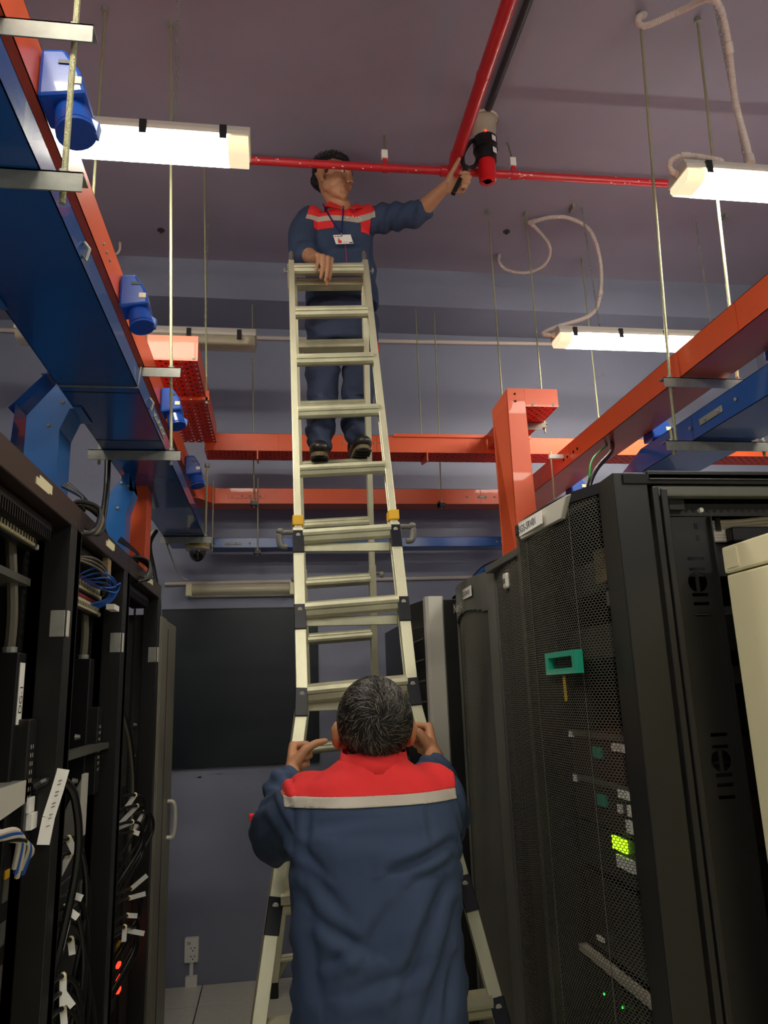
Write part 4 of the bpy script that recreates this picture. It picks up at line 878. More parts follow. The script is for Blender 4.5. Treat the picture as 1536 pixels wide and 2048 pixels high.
RP = [(-.020, .020), (-.024, .012), (-.024, .005), (-.020, .003), (-.024, .001), (-.024, -.010), (-.018, -.018), (.014, -.020), (.020, -.014), (.020, .016), (.014, .020)]
def rung(f, i, inset=.012, k=1.0, tilt=.30, m='alu2'):
    a, b = f(i, -1), f(i, 1); a = a+V(inset, 0, 0); b = b-V(inset, 0, 0); ct, st = math.cos(tilt), math.sin(tilt)
    pr_ = [V(0, (y*ct-z*st)*k, (y*st+z*ct)*k) for y, z in RP]
    x = MB().add([a+p for p in pr_]+[b+p for p in pr_], [list(range(11))[::-1], [11+q for q in range(11)]]+[[q, (q+1) % 11, 11+(q+1) % 11, 11+q] for q in range(11)])
    return x.build('rung', m, LD)
for s in (-1, 1):
    rail(ff, s, -.22, 5.6, .026, .055); rail(ff, s, 4.85, 12.62, .036, .062)
    rail(bf, s, -.22, 5.5, .026, .050); rail(bf, s, 4.8, 12.55, .034, .056)
    t0 = ff(-.22, s); MB().tube([t0, t0+V(0, .012, .045), t0+V(0, .014, .055)], [.011, .011, .008], 10).build('hinge_tip', 'knob', LD, smooth=SA)
    MB().prism([ff(-.15, s)+V(s*.014, 0, 0), ff(.45, s)+V(s*.014, 0, 0), bf(.45, s)+V(s*.014, 0, 0), bf(-.15, s)+V(s*.014, 0, 0)], (s*.004, 0, 0)).build('hinge_plate', 'alu2', LD, bevel=.001)
    c = ff(.05, s); MB().tube([c, c+V(s*.028, 0, .003)], .0045, 8).tube([c+V(s*.028, 0, .003), c+V(s*.036, 0, .003)], .014, 12).build('hinge_bolt', 'steel', LD, smooth=SA)
    c = ff(5, s)+V(s*.018, -.02, .012)
    MB().tube(curve_pts([c, c+V(s*.03, 0, 0), c+V(s*.046, 0, -.006), c+V(s*.047, 0, -.03), c+V(s*.04, 0, -.05), c+V(s*.02, 0, -.052)], 5), [.009]*11+[.012]*10+[.011]*5, 10).build('lock_knob', 'knob', LD, smooth=SA)
    MB().ell(c+V(s*.045, 0, .004), (.014, .014, .012), nu=12, nv=8).build('knob_cap', 'knob', LD, smooth=True)
    c = bf(4.9, s); MB().tube([c+V(s*.016, 0, 0), c+V(s*.045, 0, 0)], .008, 8).ell(c+V(s*.048, 0, -.006), (.014, .012, .018), nu=10, nv=8).build('lock_knob', 'knob', LD, smooth=SA)
    c = ff(4.78, s); MB().box(c.x-.019, c.x+.019, c.y-.036, c.y+.03, c.z-.018, c.z+.018).build('yellow_label', 'yellow', LD, bevel=.003)
    c = ff(12.64, s); MB().box(c.x-.025, c.x+.025, c.y-.045, c.y+.04, 0.0, .075).build('foot', 'black', LD, bevel=.004)
    c = bf(12.58, s); MB().box(c.x-.022, c.x+.022, c.y-.036, c.y+.036, 0.0, .085).build('foot', 'black', LD, bevel=.004)
    for i in (5, 6, 7, 8, 9, 10, 11, 12):
        c = ff(i, s); fl_ = .0455 if i > 7.1 else 0; dx = fl_*.16*s
        nn = V(0, -.94, -.34)
        for nm, a, b, m in (('rung_bracket', .030, -.055, 'cap'),):
            p = ff(i-.11, s)+nn*.033; q = ff(i+.20, s)+nn*.033
            MB().bar(p, q, .040, .010, up=(0, -1, 0)).build(nm, m, LD, bevel=.002)
            p2 = ff(i-.05, s)+nn*.038; MB().tube([p2, p2+nn*.003], .008, 12).tube([p2+nn*.003, p2+nn*.0035], .003, 8).build('rivet', 'silver', p2 and LD, smooth=SA)
for i in range(0, 5): rung(ff, i, .012, 1.22)
for i in range(5, 13): rung(ff, i, .016, 1.35, .22, 'alu2')
for i in range(5, 9):
    c0, c1 = ff(i+.15, -1), ff(i+.15, 1); MB().box(c0.x+.02, c1.x-.02, c0.y+.012, c0.y+.03, c0.z-.012, c0.z+.020).build('inner_rung', 'alu2', LD, bevel=.002)
for i in range(0, 12): rung(bf, i, .012, 1.2, -.28)
rung(bf, 12, .015, .9, -.28)
for s in (-1, 1):
    c = bf(12, s); MB().bar(c+V(-s*.05, 0, 0), bf(12.4, s)+V(-s*.01, 0, 0), .012, .02).build('corner_brace', 'alu2', LD)
pm = MB()
c = ff(0, 0)
for k in range(10):
    x = c.x+.055+random.random()*.045; z = c.z+.002+random.random()*.014; w = .002+random.random()*.004; y = c.y-.0262
    pm.add([(x-w, y, z), (x+w, y, z+w*.5), (x+w*.4, y, z+w*1.6), (x-w*.8, y, z+w)], [[0, 1, 2, 3]])
pm.build('red_paint_marks', 'red', LD, kind='stuff')

# ---------------------------------------------------------------- figures: fused organic surfaces
def xf(mb, M): mb.v = [tuple(M @ Vector(p)) for p in mb.v]; return mb
def merge(a, b): a.add(b.v, b.f); return a
def cap(mb, p, q, r0, r1, n=14, ell=None):
    "tapered limb segment with rounded ends"
    p, q = Vector(p), Vector(q); d = (q-p).normalized(); pts = []; rr = []
    for t in (-1, -.86, -.5): pts.append(p+d*r0*t); rr.append(r0*math.sqrt(max(.0004, 1-t*t)))
    pts.append(p); rr.append(r0); pts.append(q); rr.append(r1)
    for t in (.5, .86, 1): pts.append(q+d*r1*t); rr.append(r1*math.sqrt(max(.0004, 1-t*t)))
    return mb.tube(pts, rr, n, ell=ell)
def limb(mb, pts, rs, n=14):
    for (p, q), (a, b) in zip(zip(pts, pts[1:]), zip(rs, rs[1:])): cap(mb, p, q, a, b, n)
    return mb
def loft(mb, secs, n=32, p=2.3):
    "closed stack of superellipse sections (cx, cy, z, hx, hy)"
    vs = []; fs = []
    for cx, cy, z, hx, hy in secs:
        for k in range(n):
            t = 2*math.pi*k/n; c, s = math.cos(t), math.sin(t)
            vs.append((cx+hx*math.copysign(abs(c)**(2/p), c), cy+hy*math.copysign(abs(s)**(2/p), s), z))
    m = len(secs)
    for i in range(m-1):
        for k in range(n): fs.append([i*n+k, i*n+(k+1) % n, (i+1)*n+(k+1) % n, (i+1)*n+k])
    fs += [list(range(n))[::-1], [(m-1)*n+k for k in range(n)]]
    return mb.add(vs, fs)
def fuse(mb, name, m, parent, voxel=.006, it=6, disp=None, fac=.5):
    t = mb.build('tmp', 'skin'); md = t.modifiers.new('r', 'REMESH'); md.mode = 'VOXEL'; md.voxel_size = voxel; md.use_smooth_shade = True
    sm_ = t.modifiers.new('s', 'SMOOTH'); sm_.factor = fac; sm_.iterations = it
    dg = bpy.context.evaluated_depsgraph_get(); me = bpy.data.meshes.new_from_object(t.evaluated_get(dg)); bpy.data.objects.remove(t)
    me.name = name; me.materials.clear(); me.materials.append(M_[m])
    if disp:
        nv = len(me.vertices); co = np.empty(nv*3); me.vertices.foreach_get('co', co); co = co.reshape(-1, 3)
        no = np.array([v.normal[:] for v in me.vertices]); d = np.array([disp(Vector(c), Vector(q)) for c, q in zip(co, no)])
        co += no*d[:, None]; me.vertices.foreach_set('co', co.ravel())
    off = base(parent); me.transform(Matrix.Translation(-off)); me.polygons.foreach_set('use_smooth', [True]*len(me.polygons)); me.update()
    o = bpy.data.objects.new(name, me); S.collection.objects.link(o); o.parent = parent; ORG[o.name] = off; return o
import bmesh
def slice_of(src, name, m, parent, planes, off=.002, thick=True):
    "a panel of cloth: the part of a garment between planes, lifted off its surface"
    bm = bmesh.new(); bm.from_mesh(src.data); o0 = base(src)
    for co, no in planes:
        g = bm.verts[:]+bm.edges[:]+bm.faces[:]
        bmesh.ops.bisect_plane(bm, geom=g, plane_co=Vector(co)-o0, plane_no=Vector(no), clear_outer=True)
    bm.normal_update()
    for v in bm.verts: v.co += v.normal*off
    me = bpy.data.meshes.new(name); bm.to_mesh(me); bm.free(); me.materials.clear(); me.materials.append(M_[m])
    me.transform(Matrix.Translation(o0-base(parent)))
    o = bpy.data.objects.new(name, me); S.collection.objects.link(o); o.parent = parent; ORG[o.name] = base(parent)
    s = o.modifiers.new('thick', 'SOLIDIFY'); s.thickness = .0015; s.offset = -1
    return o
def hand(mb, W, d, n, ts, curls=((40, 50, 30),)*4, thumb=((.6, .5, .2), (.9, .3, .3)), sc=1.0, spread=0.0):
    "W wrist, d wrist-to-knuckle direction, n palm direction, ts thumb side sign"
    d = d.normalized(); n = (n-d*n.dot(d)).normalized(); s = d.cross(n)*ts
    offs = (.030, .0105, -.0105, -.029); L = ((.040, .025, .020), (.044, .028, .021), (.041, .026, .021), (.032, .020, .018)); kl = (.086, .090, .085, .076)
    for k in range(4):
        K = W+(d*kl[k]+s*offs[k])*sc; b = W+s*offs[k]*.55*sc+d*.004
        cap(mb, b, K, .0145*sc, .0118*sc, 10)
        cur = K; a = 0; dd = d+s*(spread*(1.5-k)/1.5)
        r = (.0098, .0092, .0082, .0072) if k < 3 else (.0085, .0080, .0072, .0064)
        for j in range(3):
            a += math.radians(curls[k][j]); v = (dd*math.cos(a)+n*math.sin(a)).normalized(); nx = cur+v*L[k][j]*sc
            cap(mb, cur, nx, r[j]*sc, r[j+1]*sc, 10); cur = nx
    mb.ell(W+(d*.045+n*.006)*sc, (.033*sc, .020*sc, .045*sc), Matrix((s, n, d)).transposed(), 12, 8)
    T0 = W+(s*.022+d*.016+n*.008)*sc; v1 = (d*thumb[0][0]+s*thumb[0][1]+n*thumb[0][2]).normalized(); v2 = (d*thumb[1][0]+s*thumb[1][1]+n*thumb[1][2]).normalized()
    T1 = T0+v1*.044*sc; T2 = T1+(v1*.4+v2*.6).normalized()*.032*sc; T3 = T2+v2*.026*sc
    cap(mb, T0, T1, .0165*sc, .0125*sc, 10); cap(mb, T1, T2, .0118*sc, .0108*sc, 10); cap(mb, T2, T3, .0105*sc, .0085*sc, 10)
    return mb
def head_mb(M, wide=1.0):
    "head in its own frame: face towards -Y, up +Z, origin between the ears"
    h = MB(); w = wide
    h.ell((0, .014, .038), (.075*w, .093, .083), nu=24, nv=16); h.ell((0, -.030, .012), (.064*w, .060, .070)); h.ell((0, -.036, -.050), (.052*w, .052, .046))
    h.ell((0, -.070, -.082), (.024, .020, .018)); cap(h, (-.046*w, .0, -.040), (-.018, -.058, -.076), .022, .020, 10); cap(h, (.046*w, .0, -.040), (.018, -.058, -.076), .022, .020, 10)
    for s in (-1, 1):
        h.ell((s*.034, -.052, -.012), (.030, .032, .036)); h.ell((s*.040, -.020, -.030), (.030, .050, .042)); cap(h, (s*.012, -.086, .038), (s*.045, -.070, .036), .010, .009, 8)
        h.ell((s*.011, -.100, -.020), (.0095, .010, .008)); h.ell((s*.030, -.073, .018), (.015, .011, .008))
        h.ell((s*.086*w, .010, .003), (.012, .021, .034), Matrix.Rotation(-.25, 3, 'X'), 12, 10); cap(h, (s*.094*w, .018, .02), (s*.090*w, .018, -.008), .006, .006, 8); h.ell((s*.082*w, -.002, -.026), (.009, .010, .012))
    cap(h, (0, -.088, .026), (0, -.108, -.016), .0085, .0125, 10)
    cap(h, (-.017, -.083, -.043), (.017, -.083, -.043), .0085, .0085, 8); cap(h, (-.014, -.081, -.055), (.014, -.081, -.055), .009, .009, 8)
    return xf(h, M)
def rot_to(face, up):
    f = Vector(face).normalized(); u = Vector(up); u = (u-f*u.dot(f)).normalized(); x = (-f).cross(u)  # x = y cross z with y=-f
    return Matrix((x, -f, u)).transposed()
def face_bits(t, M):
    for s in (-1, 1):
        xf(MB().ell((s*.030, -.078, .020), (.0125, .008, .0062)), M).build('eye', 'white', t, smooth=True)
        xf(MB().ell((s*.030-.002, -.0855, .020), (.0052, .0018, .0052)), M).build('iris', 'ink', t, smooth=True)
        e = MB(); cap(e, (s*.014, -.094, .040), (s*.046, -.080, .040), .0032, .0022, 8); xf(e, M).build('eyebrow', 'hair', t, smooth=True)
        xf(MB().ell((s*.0075, -.1085, -.0245), (.0040, .0040, .0022)), M).build('nostril', 'ink', t, smooth=True)
    l = MB(); cap(l, (-.021, -.0875, -.0445), (.021, -.0875, -.0445), .0048, .0048, 8); cap(l, (-.016, -.0875, -.0525), (.016, -.0875, -.0525), .0056, .0056, 8)
    xf(l, M).build('lips', 'lip', t, smooth=True)
def folds(amp, dirs, sc, mask=None):
    def f(c, n):
        w = 0
        for (ax, st) in dirs:
            q = Vector((c.dot(ax[0])*st[0], c.dot(ax[1])*st[1], c.dot(ax[2])*st[2]))
            v = noise.noise(q*sc); w += (1-abs(v)*2.4)
        w /= len(dirs); a = amp*(mask(c) if mask else 1)
        return a*w + noise.noise(c*9)*amp*.5
    return f
def axes(t): a = math.radians(t); return (V(math.cos(a), 0, math.sin(a)), V(0, 1, 0), V(-math.sin(a), 0, math.cos(a)))
def shoe(mb_toe, heel, toe, parent, tilt=0, up=V(0, 0, 1)):
    d = (toe-heel).normalized(); s = d.cross(up).normalized(); u = s.cross(d); L = (toe-heel).length; R = Matrix((s, d, u)).transposed()
    def W(a, b, c): return heel+s*a+d*b+u*c
    b = MB(); b.ell(W(0, L*.80, .045), (.050, .078, .043), R); b.ell(W(0, L*.45, .055), (.045, .085, .050), R); b.ell(W(0, L*.16, .055), (.040, .050, .052), R); cap(b, W(0, L*.22, .06), W(0, L*.20, .115), .042, .045, 14)
    sh = fuse(b, 'shoe', 'shoe', parent, .006, 4)
    so = MB(); n = 24; pl = []
    for k in range(n):
        t = 2*math.pi*k/n; y = L*.5+math.sin(t)*L*.53; w = .051*(.85+.2*math.sin(t)); pl.append(W(w*math.copysign(abs(math.cos(t))**.8, math.cos(t)), y, -.0))
    so.prism(pl, u*.022); so.build('sole', 'sole', sh, bevel=.003)
    tr = MB()
    for k in range(9):
        y = L*.08+L*.105*k; tr.prism([W(-.040, y, -.006), W(.040, y, -.006), W(.040, y+.011, -.006), W(-.040, y+.011, -.006)], u*.007)
    tr.build('tread', 'ink', sh)
    lc = MB()
    for k in range(4):
        y = L*(.34+.10*k); z = .116-.015*k
        lc.tube([W(-.026, y, z-.010), W(0, y+.006, z+.003), W(.026, y+.014, z-.010)], .0028, 6); lc.tube([W(.026, y, z-.010), W(0, y+.006, z+.004), W(-.026, y+.014, z-.010)], .0028, 6)
    lc.tube(curve_pts([W(0, L*.34, .10), W(.03, L*.34, .11), W(.035, L*.42, .085)], 4), .0026, 6); lc.tube(curve_pts([W(0, L*.34, .10), W(-.03, L*.36, .11), W(-.038, L*.46, .075)], 4), .0026, 6)
    lc.build('laces', 'cablegr', sh, smooth=True); return sh
# ---------------------------------------------------------------- the man in front, seen from behind
fm = thing('person', 'person in navy and red work jacket seen from behind, both hands steadying the ladder rails', 'person', (.205, 1.62, 0))
cx, cyy = .205, 1.665
hc = P(747, 1466, Y=1.70)
Mh = Matrix.Translation(hc) @ rot_to((.03, .93, .36), (0, -.36, .93)).to_4x4() @ Matrix.Scale(.98, 4)
b = head_mb(Mh, .97)
neck = V(cx+.004, 1.665, 1.405); limb(b, [neck+V(0, 0, -.06), neck+V(0, .0, .02), hc+V(0, .0, -.02)], [.062, .058, .056], 18)
loft(b, [(cx, cyy, .86, .145, .095), (cx, cyy, 1.05, .14, .09), (cx, cyy, 1.25, .145, .09), (cx, cyy, 1.33, .13, .075), (cx, cyy, 1.40, .065, .055)], 24)
for s in (-1, 1): limb(b, [V(cx+s*.085, 1.66, .86), V(cx+s*.095, 1.66, .48), V(cx+s*.10, 1.63, .10)], [.085, .058, .042])
EL = P(556, 1655, Y=1.97); WL = P(581, 1548, Y=2.24); ER = P(868, 1640, Y=1.97); WR = P(868, 1512, Y=2.24)
SL = V(.055, 1.69, 1.335); SR = V(.350, 1.69, 1.342)
GL = ff(7.0, -1); GR = ff(6.95, 1)
for Sx, E_, W_ in ((SL, EL, WL), (SR, ER, WR)): limb(b, [Sx, E_], [.052, .044]); limb(b, [E_, E_.lerp(W_, .35), W_], [.043, .042, .028])
dL = (V(GL.x-.034, 2.36, P(590, 1500, Y=2.33).z+.01)-WL); dR = (V(GR.x+.032, 2.36, P(860, 1452, Y=2.33).z+.01)-WR)
hand(b, WL, dL, V(1, .25, .0), -1, ((72, 88, 55), (76, 88, 55), (80, 88, 55), (84, 88, 55)), ((.45, .75, .55), (.35, .15, 1.)), 1.08)
hand(b, WR, dR, V(-1, .25, .0), 1, ((72, 88, 55), (76, 88, 55), (80, 88, 55), (84, 88, 55)), ((.45, .75, .55), (.35, .15, 1.)), 1.08)
body = fuse(b, 'body', 'skin', fm, .0042, 4)
# jacket
j = MB()
loft(j, [(cx+.002, cyy, .80, .176, .125), (cx+.002, cyy, .92, .170, .122), (cx+.002, cyy, 1.06, .168, .118), (cx+.001, cyy, 1.20, .172, .118), (cx, cyy+.002, 1.28, .180, .114), (cx, cyy+.004, 1.335, .172, .098), (cx, cyy+.004, 1.378, .145, .084), (cx, cyy, 1.400, .090, .073), (cx, cyy, 1.418, .066, .064)], 40)
for Sx, E_, W_, s in ((SL, EL, WL, -1), (SR, ER, WR, 1)):
    M1 = Sx.lerp(E_, .5)+V(s*.006, 0, -.015); Cf = E_.lerp(W_, .62)
    limb(j, [Sx+V(-s*.02, 0, -.01), M1, E_+V(s*.008, 0, -.02), Cf], [.074, .068, .060, .050], 20)
    dd = (W_-E_).normalized(); j.tube([Cf-dd*.02, Cf-dd*.01, Cf+dd*.03, Cf+dd*.035], [.05, .059, .057, .048], 20)
up_dirs = [(axes(38), (6, 9, 20)), (axes(-34), (6, 9, 20))]
def mask(c): return .30+.4*min(1, max(0, (1.36-c.z)/.2)) + (.3 if c.y > 1.8 else 0)
CR = []
for (xa, ya, xb, yb, w, am) in ((905, 1692, 780, 1745, 9, .010), (915, 1730, 830, 1765, 8, .008), (600, 1700, 650, 1752, 9, .008), (690, 1680, 860, 1672, 14, .005), (600, 1730, 690, 1830, 12, .008), (905, 1770, 870, 1830, 9, .008), (640, 1850, 740, 1905, 11, .010), (655, 1935, 700, 1900, 9, .009), (890, 1760, 800, 2000, 13, .012), (925, 1830, 850, 2047, 12, .012), (915, 1930, 890, 2047, 10, .010), (770, 1830, 730, 1905, 12, .007), (612, 1800, 640, 2000, 12, .008), (700, 1990, 850, 1930, 12, .008), (740, 1640, 640, 1660, 10, .004), (860, 1630, 868, 1690, 7, .005), (620, 1630, 612, 1720, 7, .006)):
    A_, B_ = P(xa, ya, Y=1.55), P(xb, yb, Y=1.55); CR.append((A_.x, A_.z, B_.x-A_.x, B_.z-A_.z, w*.00105, am))
def fd(c, n):
    v = folds(.009, up_dirs, .42, mask)(c, n)
    # long vertical drapes towards the hem, deeper on the right
    k = max(0, min(1, (1.18-c.z)/.3)); v += k*.004*math.sin((c.x-.2*c.z)*62+2.2*noise.noise(V(c.x*4, c.y*4, c.z*5)))*(.35+.65*max(0, min(1, (c.x-.1)*4)))
    # sagging cross folds under the shoulder blades
    if n.y < .2 and c.y < 1.7:
        for ax_, az_, dx_, dz_, w_, am_ in CR:
            t_ = max(0, min(1, ((c.x-ax_)*dx_+(c.z-az_)*dz_)/(dx_*dx_+dz_*dz_))); ds = math.hypot(c.x-ax_-dx_*t_, c.z-az_-dz_*t_); sg = (c.x-ax_)*dz_-(c.z-az_)*dx_
            v += am_*(-math.exp(-(ds/w_)**2)+(.8*math.exp(-((ds-2*w_)/(1.3*w_))**2) if sg > 0 else 0))*math.sin(math.pi*(.15+.7*t_))
    z0 = -9; v += -.010*math.exp(-((c.z-z0)/.014)**2)*max(0, 1-abs(c.x-cx)/.13)+.007*math.exp(-((c.z-z0+.03)/.016)**2)*max(0, 1-abs(c.x-cx)/.13)
    z1 = -9; v += -.008*math.exp(-((c.z-z1)/.012)**2)*max(0, min(1, abs(c.x-cx)/.05))
    if abs(c.x-cx) > .165 or c.y > 1.79: v += .0035*math.sin(c.z*95+c.x*150+c.y*40+5*noise.noise(c*6))
    return v
jk = fuse(j, 'jacket', 'navy', fm, .0058, 5, fd)
zb = P(750, 1618, Y=1.55).z; zt = P(750, 1597, Y=1.55).z
xl = P(568, 1600, Y=1.59).x; xr = P(921, 1590, Y=1.59).x
up = [((xl, 0, 1.36), (-1, 0, -.10)), ((xr, 0, 1.36), (1, 0, -.10))]
slice_of(jk, 'red_yoke', 'redc', jk, up+[((0, 0, zt), (0, 0, -1)), ((0, 1.79, 0), (0, 1, 0))], .0022)
slice_of(jk, 'reflective_stripe', 'stripe', jk, up+[((0, 0, zt+.0005), (0, 0, 1)), ((0, 0, zb), (0, 0, -1)), ((0, 1.79, 0), (0, 1, 0))], .0032)
cb = MB(); n = 30; vs = []
for k in range(n):
    t = 2*math.pi*k/n
    for zz, r in ((1.388, 1.14), (1.412, 1.08), (1.434, 1.04), (1.440, 1.08), (1.412, 1.16), (1.390, 1.22)): vs.append((cx+.004+.064*r*math.cos(t), 1.666+.064*r*math.sin(t), zz+.006*math.sin(3*t)))
cb.add(vs, [[k*6+q, k*6+(q+1) % 6, ((k+1) % n)*6+(q+1) % 6, ((k+1) % n)*6+q] for k in range(n) for q in range(6)]); cb.build('collar', 'redc', jk, smooth=True)
tr = MB(); loft(tr, [(cx, cyy, .60, .155, .105), (cx, cyy, .80, .160, .110), (cx, cyy, .90, .155, .105)], 30)
for s in (-1, 1): limb(tr, [V(cx+s*.082, 1.665, .72), V(cx+s*.092, 1.66, .48), V(cx+s*.098, 1.635, .12)], [.098, .084, .074], 20)
fuse(tr, 'trousers', 'navyp', fm, .009, 4, folds(.005, [(axes(10), (14, 10, 6))], .5))
for s in (-1, 1): shoe(None, V(cx+s*.10, 1.575, .006), V(cx+s*.115, 1.83, .006), fm)
q = P(503, 1635, Y=1.97); MB().box(q.x-.006, q.x+.020, q.y-.01, q.y+.01, q.z-.008, q.z+.008).build('red_sleeve_tab', 'redc', jk, bevel=.003)
# hair: cap plus real strands swirling from the crown
hair_c = Mh @ V(0, .022, .040); Rm = Mh.to_3x3().normalized()
HR = V(.0785, .099, .0885)
hm = MB(); hm.ell(hair_c, HR*.98, Rm, 40, 28); 
cap(hm, Mh @ V(-.022, .052, -.045), Mh @ V(.022, .052, -.045), .042, .042, 14)
hb = fuse(hm, 'hair', 'hair', fm, .005, 4, lambda c, n: .0025*noise.noise(c*45))
wl_ = (V(.004, .93, .50)).normalized()      # crown in the head's frame
def strands(frac, m, seed):
    rnd = random.Random(seed); sb = MB(); cnt = 0
    while cnt < frac:
        u = V(rnd.gauss(0, 1), rnd.gauss(0, 1), rnd.gauss(0, 1)).normalized()
        if u.y < -.35 or (u.z < -.62): continue
        if u.y < .0 and u.z < .1: continue
        q = V(u.x*HR.x, u.y*HR.y, u.z*HR.z); nn = V(u.x/HR.x, u.y/HR.y, u.z/HR.z).normalized()
        away = (u-wl_); away = (away-nn*away.dot(nn)); dist_ = (u-wl_).length
        if away.length < .02: continue
        away.normalize(); spin = nn.cross(away); w = max(0, 1.1-dist_*1.2)
        nz = V(noise.noise(u*3.1+V(seed*0, 0, 0)), noise.noise(u*3.1+V(5, 0, 0)), noise.noise(u*3.1+V(0, 9, 0)))
        d = (away*(1-.35*w)+spin*(.25+.75*w)+nz*.9+V(rnd.gauss(0, .12), rnd.gauss(0, .12), rnd.gauss(0, .12))); d = (d-nn*d.dot(nn)).normalized()
        L = (.030 if u.z > -.1 else .016)*(.7+rnd.random()*.7); curl = rnd.gauss(0, .35); pts = []
        for k in range(5):
            f = k/4; p = q+d*L*f+nn.cross(d)*curl*L*f*f; e = V(p.x/HR.x, p.y/HR.y, p.z/HR.z); e.normalize()
            lift = 1.0+.045*math.sin(f*2.3)*(1 if u.z > -.1 else .35)+.006*rnd.random()
            pts.append(hair_c+Rm @ V(e.x*HR.x*lift, e.y*HR.y*lift, e.z*HR.z*lift))
        sb.tube(pts, [.00085, .0008, .0007, .0005, .0002], 3, caps=False); cnt += 1
    o = sb.build('hair_strands', m, hb, smooth=True); o['kind'] = 'stuff'
strands(4600, 'hairs', 3); strands(1150, 'hairg', 11)

# ---------------------------------------------------------------- the man on the ladder
um = thing('person', 'person in navy and red work jacket standing on the ladder, reaching up to the detector', 'person', (.31, 3.55, 2.68))
hcu = P(665, 364, Y=3.285)
Mu = Matrix.Translation(hcu) @ rot_to((.76, -.60, -.20), (.12, -.2, 1)).to_4x4() @ Matrix.Scale(1.07, 4)
b = head_mb(Mu, .98)
nk = P(686, 424, Y=3.32); ch_ = P(680, 480, Y=3.38); pv = P(684, 628, Y=3.44)
limb(b, [nk+V(0, .01, -.05), nk+V(-.005, 0, .02), hcu+V(-.01, .02, -.035)], [.060, .054, .052], 18)
loft(b, [(pv.x, pv.y, pv.z-.06, .13, .085), (pv.x, pv.y, pv.z+.06, .125, .08), (ch_.x, ch_.y, ch_.z-.08, .13, .085), (ch_.x, ch_.y, ch_.z+.04, .135, .08), (nk.x, nk.y+.01, nk.z-.04, .07, .05)], 24)
S1 = P(612, 438, Y=3.36); E1 = P(606, 506, Y=3.30); W1 = P(630, 516, Y=3.165)
S2 = P(738, 440, Y=3.33); E2 = P(836, 428, Y=3.17); W2 = P(890, 374, Y=3.015)
limb(b, [S1, E1], [.05, .043]); limb(b, [E1, E1.lerp(W1, .4), W1], [.044, .040, .028]); limb(b, [S2, E2], [.05, .043]); limb(b, [E2, E2.lerp(W2, .35), W2], [.042, .040, .027])
hand(b, W1, P(654, 514, Y=3.075)-W1, V(.0, .05, -1), 1, ((74, 16, 8), (72, 14, 8), (70, 14, 8), (70, 20, 10)), ((.5, .4, .8), (.3, .1, 1.)), 1.14, .10)
g0, g1 = P(906, 388, Y=2.96), P(930, 340, Y=2.965)
hd_ = (g0.lerp(g1, .58)-W2)
hand(b, W2, V(.86, -.12, .10), V(.1, -1, -.1), -1, ((58, 88, 48), (62, 90, 48), (66, 90, 48), (70, 90, 48)), ((.55, .75, .3), (.55, .6, .5)), 1.06)
fta = [P(640, 893, Y=3.60), P(714, 880, Y=3.60)]; kn = [P(646, 765, Y=3.52), P(716, 765, Y=3.52)]; hp = [P(648, 640, Y=3.45), P(718, 640, Y=3.45)]
for k in (0, 1): limb(b, [hp[k], kn[k], fta[k]], [.06, .036, .024])
fuse(b, 'body', 'skin2', um, .0044, 4)
face_bits(um, Mu)
j = MB()
hz = P(684, 598, Y=3.42)
loft(j, [(hz.x, 3.43, hz.z-.03, .182, .118), (hz.x, 3.43, hz.z+.06, .180, .118), (ch_.x, 3.41, ch_.z-.10, .176, .112), (ch_.x, 3.385, ch_.z+.02, .176, .108), (ch_.x+.003, 3.37, ch_.z+.085, .160, .095), (nk.x-.008, 3.35, nk.z-.035, .115, .078), (nk.x-.004, 3.34, nk.z-.005, .070, .062)], 36)
c1 = E1.lerp(W1, .28); limb(j, [S1+V(.02, 0, -.01), S1.lerp(E1, .5)+V(-.012, 0, 0), E1+V(-.006, 0, .0), c1], [.073, .070, .064, .056], 18)
c2 = E2.lerp(W2, .12); limb(j, [S2+V(-.02, 0, -.01), S2.lerp(E2, .5), E2, c2], [.076, .066, .058, .052], 18)
dd = (W1-E1).normalized(); j.tube([c1-dd*.01, c1+dd*.015, c1+dd*.02], [.055, .060, .05], 18); dd = (W2-E2).normalized(); j.tube([c2-dd*.03, c2-dd*.02, c2+dd*.025, c2+dd*.03], [.05, .057, .055, .046], 18)
def fu(c, n):
    v = folds(.0045, [(axes(30), (8, 9, 22)), (axes(-40), (8, 9, 20))], .45)(c, n)
    if c.x > S2.x: v += .006*math.sin(c.x*85-c.z*30+2*noise.noise(c*8))
    return v
ju = fuse(j, 'jacket', 'navy', um, .0058, 5, fu)
yz = P(683, 447, Y=3.27).z; zs0 = P(683, 441, Y=3.27).z; zs1 = P(683, 431, Y=3.27).z
x0 = P(604, 420, Y=3.34).x+.035; x1 = P(742, 430, Y=3.32).x
side = [((x0, 0, nk.z), (-1, 0, .25)), ((x1, 0, nk.z), (1, 0, .1))]
front = [((0, 3.37, 0), (0, 1, 0))]
slice_of(ju, 'red_yoke', 'redc', ju, side+[((0, 0, zs0), (0, 0, -1))], .0022)
slice_of(ju, 'reflective_stripe', 'stripe', ju, side+[((0, 0, zs0), (0, 0, -1)), ((0, 0, zs1), (0, 0, 1))], .0032)
for xa, xb, dz in ((x0+.018, P(668, 440, Y=3.27).x, 0), (P(722, 440, Y=3.27).x, x1-.012, -.004)):
    slice_of(ju, 'pocket_flap', 'redc', ju, [((xa, 0, 0), (-1, 0, 0)), ((xb, 0, 0), (1, 0, 0)), ((0, 0, zs0), (0, 0, 1)), (((xa+xb)/2, 0, zs0-.040+dz), (.06, 0, -1)), ((0, 3.35, 0), (0, 1, 0))], .0036)
